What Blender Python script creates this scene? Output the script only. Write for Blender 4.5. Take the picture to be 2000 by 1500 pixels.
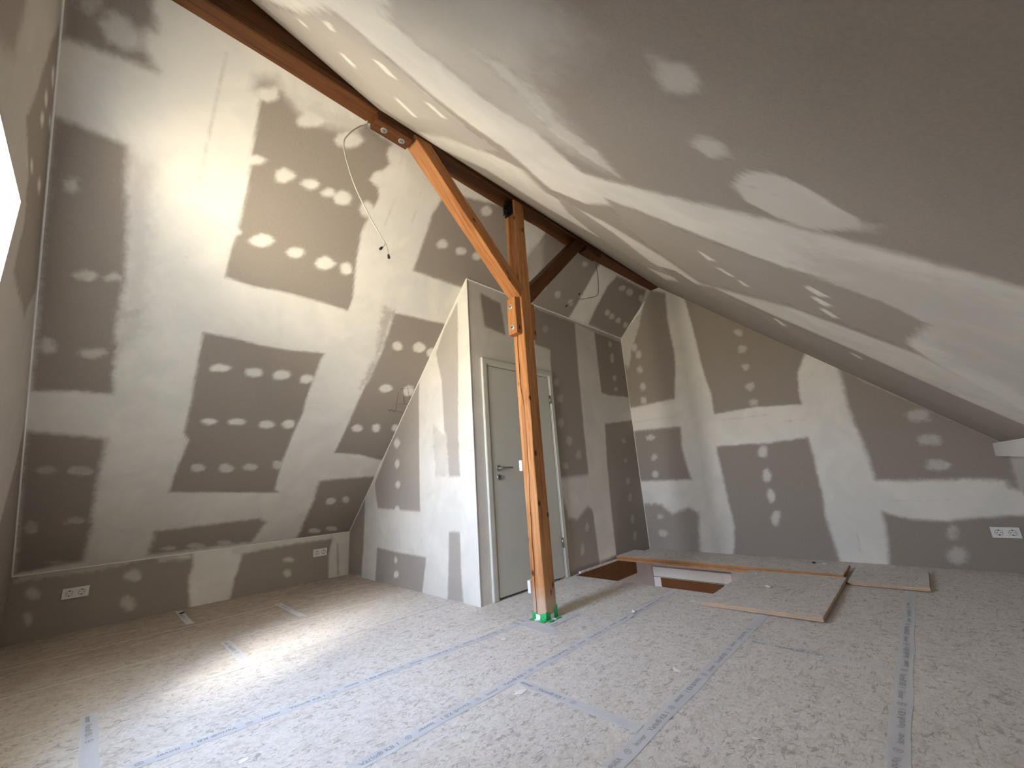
import bpy, bmesh, math, random
import numpy as np
from mathutils import Vector, Matrix
random.seed(7)
scene = bpy.context.scene
for o in list(bpy.data.objects):
    bpy.data.objects.remove(o, do_unlink=True)
COL = scene.collection

# ------------------------------------------------------------------ camera
cam_data = bpy.data.cameras.new('camera')
cam = bpy.data.objects.new('camera', cam_data)
COL.objects.link(cam)
right = Vector((0.70328829, 0.70779496, -0.06642195))
up = Vector((0.21467529, -0.12237514, 0.96898857))
fwd = Vector((-0.67771683, 0.69573747, 0.23801109))
m = Matrix((right, up, -fwd)).transposed().to_4x4()
m.translation = Vector((2.6874, -2.1291, 0.9296))
cam.matrix_world = m
cam_data.sensor_fit = 'HORIZONTAL'
cam_data.sensor_width = 36.0
cam_data.lens = 36.0 * 785.5 / 2000.0
cam_data.clip_start = 0.02
scene.camera = cam

# ------------------------------------------------------------------ render look
scene.view_settings.view_transform = 'Standard'
scene.view_settings.look = 'None'
scene.view_settings.exposure = 1.10
scene.view_settings.gamma = 1.0
scene.view_settings.use_curve_mapping = False
cy = scene.cycles
cy.use_denoising = True
try:
    cy.denoiser = 'OPENIMAGEDENOISE'
    cy.denoising_input_passes = 'RGB_ALBEDO_NORMAL'
except Exception:
    pass
cy.max_bounces = 14
cy.diffuse_bounces = 12
cy.glossy_bounces = 3
cy.transparent_max_bounces = 8
cy.sample_clamp_indirect = 12.0
cy.caustics_reflective = False
cy.caustics_refractive = False

# ------------------------------------------------------------------ daylight outside the window
SKY = 35.0
world = bpy.data.worlds.new('daylight')
scene.world = world
world.use_nodes = True
wn = world.node_tree; wn.nodes.clear()
w_out = wn.nodes.new('ShaderNodeOutputWorld')
w_bg = wn.nodes.new('ShaderNodeBackground')
w_tc = wn.nodes.new('ShaderNodeTexCoord')
w_sep = wn.nodes.new('ShaderNodeSeparateXYZ')
w_map = wn.nodes.new('ShaderNodeMapRange')
w_map.inputs['From Min'].default_value = -1.0
w_map.inputs['From Max'].default_value = 1.0
w_ramp = wn.nodes.new('ShaderNodeValToRGB')
el = w_ramp.color_ramp.elements
el[0].position = 0.0; el[0].color = (0.78, 0.68, 0.50, 1)       # sunlit yard and roofs below the horizon
el[1].position = 1.0; el[1].color = (0.50, 0.68, 1.0, 1)        # blue overhead
for p_, c_ in ((0.46, (0.80, 0.72, 0.55, 1)), (0.505, (0.95, 0.93, 0.92, 1)), (0.60, (0.76, 0.86, 1.04, 1)), (0.8, (0.60, 0.74, 1.04, 1))):
    e_ = el.new(p_); e_.color = c_
wn.links.new(w_tc.outputs['Generated'], w_sep.inputs[0])
wn.links.new(w_sep.outputs['Z'], w_map.inputs['Value'])
wn.links.new(w_map.outputs[0], w_ramp.inputs[0])
# outside light cut down towards +X, shaped to darken the room's left side
w_side = wn.nodes.new('ShaderNodeMapRange'); w_side.interpolation_type = 'SMOOTHSTEP'
for k_, v_ in (('From Min', .42), ('From Max', .74), ('To Min', 1.0), ('To Max', .10)): w_side.inputs[k_].default_value = v_
wn.links.new(w_sep.outputs['X'], w_side.inputs['Value'])
w_mul = wn.nodes.new('ShaderNodeMix'); w_mul.data_type = 'RGBA'; w_mul.blend_type = 'MULTIPLY'; w_mul.inputs[0].default_value = 1.0
wn.links.new(w_ramp.outputs[0], w_mul.inputs[6]); wn.links.new(w_side.outputs[0], w_mul.inputs[7])
wn.links.new(w_mul.outputs[2], w_bg.inputs['Color'])
w_bg.inputs['Strength'].default_value = SKY
wn.links.new(w_bg.outputs[0], w_out.inputs[0])

# hazy low sun through the gable window
sun_data = bpy.data.lights.new('hazy_sun', 'SUN')
sun = bpy.data.objects.new('hazy_sun', sun_data)
COL.objects.link(sun)
sun_data.energy = 5.2
sun_data.color = (1.0, 0.95, 0.86)
sun_data.angle = math.radians(17)
sun.rotation_euler = Vector((-0.66, 1.0, -1.0)).to_track_quat('-Z', 'Y').to_euler()
sun.location = (3, -8, 8)

# window opening used both for the wall and for the sampling portal
YN, YG, YA = -2.5212, 2.9376, 0.1081
XK, ZK, ZT = -2.4289, 0.485, 2.842
SL, SR, DR = 0.970365, 0.95662, 4.0065
WX0, WX1, WZ0, WZ1 = 0.165, 0.80, 0.88, 2.258
portal_data = bpy.data.lights.new('window_portal', 'AREA')
portal_data.shape = 'RECTANGLE'
portal_data.size = WX1 - WX0; portal_data.size_y = WZ1 - WZ0
portal_data.cycles.is_portal = True
portal = bpy.data.objects.new('window_portal', portal_data)
COL.objects.link(portal)
portal.location = ((WX0 + WX1) / 2, YN - 0.27, (WZ0 + WZ1) / 2)
portal.rotation_euler = (math.pi / 2, 0, 0)     # emits towards +Y, into the room
# unseen fill light added in the storey below to brighten the stairwell
ld = bpy.data.lights.new('stairwell_fill', 'POINT')
ld.energy = 6.0; ld.color = (1.0, 0.93, 0.88); ld.shadow_soft_size = 0.12
lo = bpy.data.objects.new('stairwell_fill', ld); COL.objects.link(lo); lo.location = (0.95, 1.75, -1.1)

# ------------------------------------------------------------------ materials
def new_mat(name):
    mt = bpy.data.materials.new(name); mt.use_nodes = True
    nt = mt.node_tree; nt.nodes.clear()
    out = nt.nodes.new('ShaderNodeOutputMaterial')
    b = nt.nodes.new('ShaderNodeBsdfPrincipled')
    nt.links.new(b.outputs[0], out.inputs[0])
    return mt, nt, b
def N(nt, typ, **kw):
    n = nt.nodes.new(typ)
    for k, v in kw.items():
        if k.startswith('i_'):
            n.inputs[k[2:].replace('_', ' ')].default_value = v
        else:
            setattr(n, k, v)
    return n
def mixrgb(nt, fac, a, b, mode='MIX'):
    n = nt.nodes.new('ShaderNodeMix'); n.data_type = 'RGBA'; n.blend_type = mode
    for s, v in ((0, fac), (6, a), (7, b)):
        if hasattr(v, 'is_output'): nt.links.new(v, n.inputs[s])
        else: n.inputs[s].default_value = v
    return n.outputs[2]
def mth(nt, op, a, b=None, c=None, clamp=False):
    n = nt.nodes.new('ShaderNodeMath'); n.operation = op; n.use_clamp = clamp
    for i, v in enumerate((a, b, c)):
        if v is None: continue
        if hasattr(v, 'is_output'): nt.links.new(v, n.inputs[i])
        else: n.inputs[i].default_value = v
    return n.outputs[0]
def ramp(nt, fac, stops):
    n = nt.nodes.new('ShaderNodeValToRGB'); e = n.color_ramp.elements
    e[0].position, e[0].color = stops[0][0], (*stops[0][1], 1)
    e[1].position, e[1].color = stops[-1][0], (*stops[-1][1], 1)
    for p_, c_ in stops[1:-1]:
        q = e.new(p_); q.color = (*c_, 1)
    nt.links.new(fac, n.inputs[0]); return n.outputs[0]
def objco(nt, scale=(1, 1, 1)):
    tc = nt.nodes.new('ShaderNodeTexCoord'); mp = nt.nodes.new('ShaderNodeMapping')
    mp.inputs['Scale'].default_value = scale
    nt.links.new(tc.outputs['Object'], mp.inputs['Vector']); return mp.outputs[0]
def noise(nt, vec, scale, detail=3, rough=.55, dist=0, out=0):
    n = N(nt, 'ShaderNodeTexNoise'); n.inputs['Scale'].default_value = scale
    n.inputs['Detail'].default_value = detail; n.inputs['Roughness'].default_value = rough
    n.inputs['Distortion'].default_value = dist
    nt.links.new(vec, n.inputs['Vector']); return n.outputs[out]
def bump(nt, b, h, strength, dist=.002):
    n = N(nt, 'ShaderNodeBump'); n.inputs['Strength'].default_value = strength
    n.inputs['Distance'].default_value = dist
    nt.links.new(h, n.inputs['Height']); nt.links.new(n.outputs[0], b.inputs['Normal'])

def mat_drywall():
    mt, nt, b = new_mat('taped_plasterboard')
    at = N(nt, 'ShaderNodeAttribute', attribute_name='skim')
    v = objco(nt)
    s = at.outputs['Fac']
    n1 = noise(nt, v, 24, 4, .6)
    n2 = noise(nt, v, 6, 3, .6)
    n3 = noise(nt, objco(nt, (1, 1, 1)), 140, 3, .7)
    bell = N(nt, 'ShaderNodeAttribute', attribute_name='seam').outputs['Fac']
    w = mth(nt, 'MULTIPLY', mth(nt, 'ADD', mth(nt, 'SUBTRACT', n1, .5), mth(nt, 'MULTIPLY', mth(nt, 'SUBTRACT', n2, .5), .8)), bell)
    f = mth(nt, 'ADD', s, mth(nt, 'MULTIPLY', w, 1.0), clamp=True)
    board = mixrgb(nt, n3, (.235, .195, .165, 1), (.385, .328, .283, 1))
    board = mixrgb(nt, mth(nt, 'MULTIPLY', n2, .45), board, (.290, .275, .245, 1))
    comp = mixrgb(nt, n2, (.72, .69, .625, 1), (.83, .80, .74, 1))
    n4 = noise(nt, objco(nt, (1, 1, .25)), 11, 3, .6, .5)
    comp = mixrgb(nt, mth(nt, 'MULTIPLY', n4, .30), comp, (.60, .60, .56, 1))
    n5 = ramp(nt, noise(nt, v, 2.6, 3, .55, .8), [(.42, (0, 0, 0)), (.58, (1, 1, 1))])
    comp = mixrgb(nt, mth(nt, 'MULTIPLY', n5, .32), comp, (.56, .565, .53, 1))
    nt.links.new(mixrgb(nt, f, board, comp), b.inputs['Base Color'])
    b.inputs['Roughness'].default_value = .88
    b.inputs['Specular IOR Level'].default_value = .2
    h = mth(nt, 'ADD', mth(nt, 'MULTIPLY', f, .8), mth(nt, 'MULTIPLY', n1, .12))
    bump(nt, b, h, .35, .004)
    return mt
def mat_wood(name, light, mid, dark, knots=.9, splash=False):
    mt, nt, b = new_mat(name)
    v = objco(nt, (26, 26, 1.6))
    g = noise(nt, v, 1.0, 5, .65, 1.2)
    g2 = noise(nt, objco(nt, (95, 95, 3.5)), 1.0, 3, .6, .3)
    big = noise(nt, objco(nt, (3, 3, 1.2)), 1.6, 2, .5)
    c = ramp(nt, g, [(.3, dark), (.47, mid), (.68, light)])
    c = mixrgb(nt, mth(nt, 'MULTIPLY', ramp(nt, g2, [(.38, (1, 1, 1)), (.55, (0, 0, 0))]), .42), c, (*dark, 1))
    c = mixrgb(nt, mth(nt, 'MULTIPLY', big, .5), c, (*mid, 1))
    vo = N(nt, 'ShaderNodeTexVoronoi'); vo.inputs['Scale'].default_value = 1.0
    vo.inputs['Randomness'].default_value = 1.0
    nt.links.new(objco(nt, (9.5, 9.5, 5.2)), vo.inputs['Vector'])
    kn = ramp(nt, vo.outputs['Distance'], [(.06, (1, 1, 1)), (.15, (0, 0, 0))])
    c = mixrgb(nt, mth(nt, 'MULTIPLY', kn, knots), c, (.07, .018, .008, 1))
    if splash:   # dried plaster splashed on the foot of the post
        sx = N(nt, 'ShaderNodeSeparateXYZ'); nt.links.new(objco(nt), sx.inputs[0])
        hgt = mth(nt, 'ADD', sx.outputs[2], mth(nt, 'MULTIPLY', noise(nt, objco(nt), 14, 4, .7), .22))
        fac = mth(nt, 'MULTIPLY', ramp(nt, hgt, [(.20, (1, 1, 1)), (.34, (0, 0, 0))]), .55)
        c = mixrgb(nt, fac, c, (.62, .52, .43, 1))
    nt.links.new(c, b.inputs['Base Color'])
    b.inputs['Roughness'].default_value = .55
    b.inputs['Specular IOR Level'].default_value = .35
    bump(nt, b, g, .4, .002)
    return mt
def mat_osb(name, dust, dim_left_dust=False):
    """Chipboard of pressed strands, DUST = how much plaster dust lies on it."""
    mt, nt, b = new_mat(name)
    v = objco(nt)
    # strands: thin contour lines of distorted noise in two lay directions
    def strands(scale, sc, w):
        n = noise(nt, objco(nt, sc), scale, 2, .5, 1.6)
        d = mth(nt, 'ABSOLUTE', mth(nt, 'SUBTRACT', n, .5))
        return ramp(nt, d, [(0.0, (1, 1, 1)), (w, (0, 0, 0))])
    a = strands(11, (1.7, .6, 1), .045)
    a2 = strands(16, (1.1, .9, 1), .034)
    k = ramp(nt, noise(nt, v, 22, 2, .6, .4), [(.50, (0, 0, 0)), (.58, (1, 1, 1))])
    k2 = ramp(nt, noise(nt, v, 27, 2, .6, .9), [(.50, (0, 0, 0)), (.62, (1, 1, 1))])
    vo = N(nt, 'ShaderNodeTexVoronoi'); vo.inputs['Scale'].default_value = 30
    nt.links.new(objco(nt, (1.0, .45, 1)), vo.inputs['Vector'])
    cell = vo.outputs['Color']
    sep = N(nt, 'ShaderNodeSeparateColor'); nt.links.new(cell, sep.inputs[0])
    wood = ramp(nt, sep.outputs[0], [(0, (.24, .155, .095)), (.5, (.36, .25, .16)), (1, (.50, .38, .27))])
    big = noise(nt, v, 1.3, 3, .6)
    mid = noise(nt, v, 7, 4, .7)
    dustc = mixrgb(nt, big, (.74, .71, .66, 1), (.84, .82, .79, 1))
    dustc = mixrgb(nt, mth(nt, 'MULTIPLY', sep.outputs[1], .14), dustc, (.50, .435, .36, 1))
    tanp = ramp(nt, noise(nt, objco(nt, (1.3, .8, 1)), 17, 5, .68, 1.6), [(.50, (0, 0, 0)), (.64, (1, 1, 1))])
    dustc = mixrgb(nt, mth(nt, 'MULTIPLY', tanp, .42), dustc, (.44, .375, .305, 1))
    dustc = mixrgb(nt, ramp(nt, mid, [(.52, (0, 0, 0)), (.72, (.7, .7, .7))]), dustc, (.82, .80, .775, 1))
    fine = noise(nt, objco(nt, (1.6, .8, 1)), 75, 5, .72, .8)
    dustc = mixrgb(nt, ramp(nt, fine, [(.40, (.55, .55, .55)), (.55, (0, 0, 0))]), dustc, (.53, .49, .44, 1))
    fac = mth(nt, 'MULTIPLY', ramp(nt, noise(nt, v, 24, 3, .65), [(.22, (.80, .80, .80)), (.5, (1, 1, 1))]), dust)
    if dim_left_dust:   # dust thins towards the left eave; the dim light there is put into colour
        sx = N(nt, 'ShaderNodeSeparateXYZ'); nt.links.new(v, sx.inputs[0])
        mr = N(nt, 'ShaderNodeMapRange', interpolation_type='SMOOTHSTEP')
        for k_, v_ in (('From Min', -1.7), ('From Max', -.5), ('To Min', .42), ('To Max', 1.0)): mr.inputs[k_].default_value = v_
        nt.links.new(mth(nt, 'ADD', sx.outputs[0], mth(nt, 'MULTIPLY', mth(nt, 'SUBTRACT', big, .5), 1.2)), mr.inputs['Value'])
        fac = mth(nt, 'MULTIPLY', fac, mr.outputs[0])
    c = mixrgb(nt, fac, wood, dustc)
    dk = mth(nt, 'MAXIMUM', mth(nt, 'MULTIPLY', a, k), mth(nt, 'MULTIPLY', a2, k2))
    c = mixrgb(nt, mth(nt, 'MULTIPLY', dk, .60), c, (.20, .165, .135, 1))
    nt.links.new(c, b.inputs['Base Color'])
    b.inputs['Roughness'].default_value = .62
    b.inputs['Specular IOR Level'].default_value = .25
    h = mth(nt, 'SUBTRACT', mth(nt, 'MULTIPLY', sep.outputs[2], .35), mth(nt, 'MULTIPLY', dk, .7))
    bump(nt, b, h, .3, .003)
    return mt
def mat_plain(name, col, rough=.5, metal=0.0, var=.06, spec=.4):
    mt, nt, b = new_mat(name)
    n = noise(nt, objco(nt), 9, 3, .6)
    lo_ = tuple(c * (1 - var) for c in col); hi_ = tuple(min(1, c * (1 + var)) for c in col)
    nt.links.new(mixrgb(nt, n, (*lo_, 1), (*hi_, 1)), b.inputs['Base Color'])
    b.inputs['Roughness'].default_value = rough
    b.inputs['Metallic'].default_value = metal
    b.inputs['Specular IOR Level'].default_value = spec
    return mt
def mat_tape():
    mt, nt, b = new_mat('clear_grey_tape')
    n = noise(nt, objco(nt), 30, 4, .7)
    n2 = noise(nt, objco(nt), 160, 2, .6)
    c = mixrgb(nt, n, (.84, .85, .87, 1), (.93, .93, .94, 1))
    c = mixrgb(nt, mth(nt, 'MULTIPLY', n2, .15), c, (.66, .64, .61, 1))
    nt.links.new(c, b.inputs['Base Color'])
    b.inputs['Roughness'].default_value = .55; b.inputs['Specular IOR Level'].default_value = .25
    return mt
def mat_glass():
    mt = bpy.data.materials.new('window_glass'); mt.use_nodes = True
    nt = mt.node_tree; nt.nodes.clear()
    out = nt.nodes.new('ShaderNodeOutputMaterial'); mx = nt.nodes.new('ShaderNodeMixShader')
    t = nt.nodes.new('ShaderNodeBsdfTransparent'); g = nt.nodes.new('ShaderNodeBsdfGlossy')
    g.inputs['Roughness'].default_value = .02; mx.inputs[0].default_value = .05
    nt.links.new(t.outputs[0], mx.inputs[1]); nt.links.new(g.outputs[0], mx.inputs[2])
    nt.links.new(mx.outputs[0], out.inputs[0]); return mt

M = dict(
    drywall=mat_drywall(),
    post=mat_wood('orange_stained_pine', (.54, .262, .100), (.42, .175, .058), (.20, .060, .014)),
    shaft=mat_wood('orange_stained_pine_shaft', (.66, .345, .150), (.52, .235, .085), (.24, .075, .018), 1.0, True),
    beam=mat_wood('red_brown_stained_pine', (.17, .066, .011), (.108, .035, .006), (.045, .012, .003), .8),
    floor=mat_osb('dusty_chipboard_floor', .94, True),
    board=mat_osb('dusty_loose_board', .90),
    edge=mat_plain('raw_chipboard_edge', (.44, .21, .075), .75, var=.35),
    dedge=mat_plain('dusty_chipboard_edge', (.50, .36, .25), .8, var=.3),
    lining=mat_plain('dark_brown_lining', (.13, .052, .014), .7, var=.4),
    white=mat_plain('white_lacquer', (.63, .63, .56), .28, var=.02, spec=.5),
    bead=mat_plain('white_edge_bead', (.80, .79, .76), .6, var=.04),
    steel=mat_plain('brushed_steel', (.42, .41, .38), .32, 1.0),
    zinc=mat_plain('zinc_washer', (.52, .54, .55), .42, .85, .15),
    iron=mat_plain('black_iron', (.035, .033, .033), .55, .5, .3),
    plastic=mat_plain('white_plastic', (.78, .77, .74), .35, var=.02, spec=.5),
    black=mat_plain('dark_recess', (.03, .028, .026), .7),
    tape=mat_tape(),
    ink=mat_plain('grey_print', (.40, .405, .41), .6),
    green=mat_plain('green_tape', (.035, .46, .14), .35, var=.2, spec=.5),
    dkgreen=mat_plain('dark_green_print', (.008, .16, .05), .4, var=.2),
    cable=mat_plain('grey_cable', (.50, .48, .44), .5),
    dcable=mat_plain('dark_cable', (.13, .11, .09), .5),
    crumb=mat_plain('plaster_crumb', (.82, .80, .77), .85, var=.08),
    brown=mat_plain('brown_door_leaf', (.16, .058, .016), .45, var=.25),
    plaster=mat_plain('painted_plaster', (.60, .56, .56), .8, var=.06),
    glass=mat_glass(),
    sill=mat_plain('white_reveal', (.86, .85, .80), .7, var=.02),
    pencil=mat_plain('pencil', (.09, .085, .085), .8),
)

# ------------------------------------------------------------------ helpers
def tag(o, label=None, cat=None, group=None, kind=None):
    if label: o['label'] = label
    if cat: o['category'] = cat
    if group: o['group'] = group
    if kind: o['kind'] = kind
    return o
def link(name, me, mats, parent=None, smooth=False):
    for mt in (mats if isinstance(mats, (list, tuple)) else [mats]):
        me.materials.append(mt)
    if smooth:
        for p_ in me.polygons: p_.use_smooth = True
    o = bpy.data.objects.new(name, me); COL.objects.link(o)
    if parent: o.parent = parent
    return o
def from_bm(name, bm, mats, parent=None, smooth=False):
    bmesh.ops.recalc_face_normals(bm, faces=bm.faces)
    me = bpy.data.meshes.new(name); bm.to_mesh(me); bm.free()
    return link(name, me, mats, parent, smooth)
def empty(name, loc, label, cat, group=None):
    o = bpy.data.objects.new(name, None); COL.objects.link(o)
    o.location = loc; o.empty_display_size = .05
    return tag(o, label, cat, group)
def bbox(bm, x0, x1, y0, y1, z0, z1, mi=0, bev=0.0):
    vs = [bm.verts.new(c) for c in ((x0, y0, z0), (x1, y0, z0), (x1, y1, z0), (x0, y1, z0), (x0, y0, z1), (x1, y0, z1), (x1, y1, z1), (x0, y1, z1))]
    fs = [bm.faces.new([vs[i] for i in f]) for f in ((0, 3, 2, 1), (4, 5, 6, 7), (0, 1, 5, 4), (1, 2, 6, 5), (2, 3, 7, 6), (3, 0, 4, 7))]
    for f in fs: f.material_index = mi
    if bev > 0:
        es = set(e for f in fs for e in f.edges)
        bmesh.ops.bevel(bm, geom=list(es), offset=bev, segments=2, affect='EDGES', profile=.6)
    return fs
def tube(bm, pts, r, seg=8, cap=True):
    pts = [Vector(p_) for p_ in pts]; rings = []
    ref = Vector((0.13, 0.27, 1)).normalized()
    for i, c in enumerate(pts):
        d = (pts[min(i + 1, len(pts) - 1)] - pts[max(i - 1, 0)]).normalized()
        a = d.cross(ref)
        if a.length < .05: a = d.cross(Vector((1, 0, 0)))
        a.normalize(); b_ = d.cross(a)
        rr = r[i] if isinstance(r, (list, tuple)) else r
        rings.append([bm.verts.new(c + (a * math.cos(t) + b_ * math.sin(t)) * rr) for t in [2 * math.pi * k / seg for k in range(seg)]])
    for i in range(len(rings) - 1):
        for k in range(seg):
            bm.faces.new((rings[i][k], rings[i][(k + 1) % seg], rings[i + 1][(k + 1) % seg], rings[i + 1][k]))
    if cap:
        bm.faces.new(rings[0][::-1]); bm.faces.new(rings[-1])
def lathe(bm, prof, mat4, seg=24, mi=0):
    rings = []
    for r, z in prof:
        rings.append([bm.verts.new(mat4 @ Vector((r * math.cos(2 * math.pi * k / seg), r * math.sin(2 * math.pi * k / seg), z))) for k in range(seg)])
    fs = []
    for i in range(len(rings) - 1):
        for k in range(seg):
            fs.append(bm.faces.new((rings[i][k], rings[i][(k + 1) % seg], rings[i + 1][(k + 1) % seg], rings[i + 1][k])))
    fs.append(bm.faces.new(rings[0][::-1])); fs.append(bm.faces.new(rings[-1]))
    for f in fs: f.material_index = mi
def smooth_path(pts, n=6):
    P = [Vector(p_) for p_ in pts]; out = []
    for i in range(len(P) - 1):
        a = P[max(i - 1, 0)]; b_ = P[i]; c = P[i + 1]; d = P[min(i + 2, len(P) - 1)]
        for k in range(n):
            t = k / n
            out.append(.5 * ((2 * b_) + (c - a) * t + (2 * a - 5 * b_ + 4 * c - d) * t * t + (3 * b_ - a - 3 * c + d) * t ** 3))
    out.append(P[-1]); return out

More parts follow.
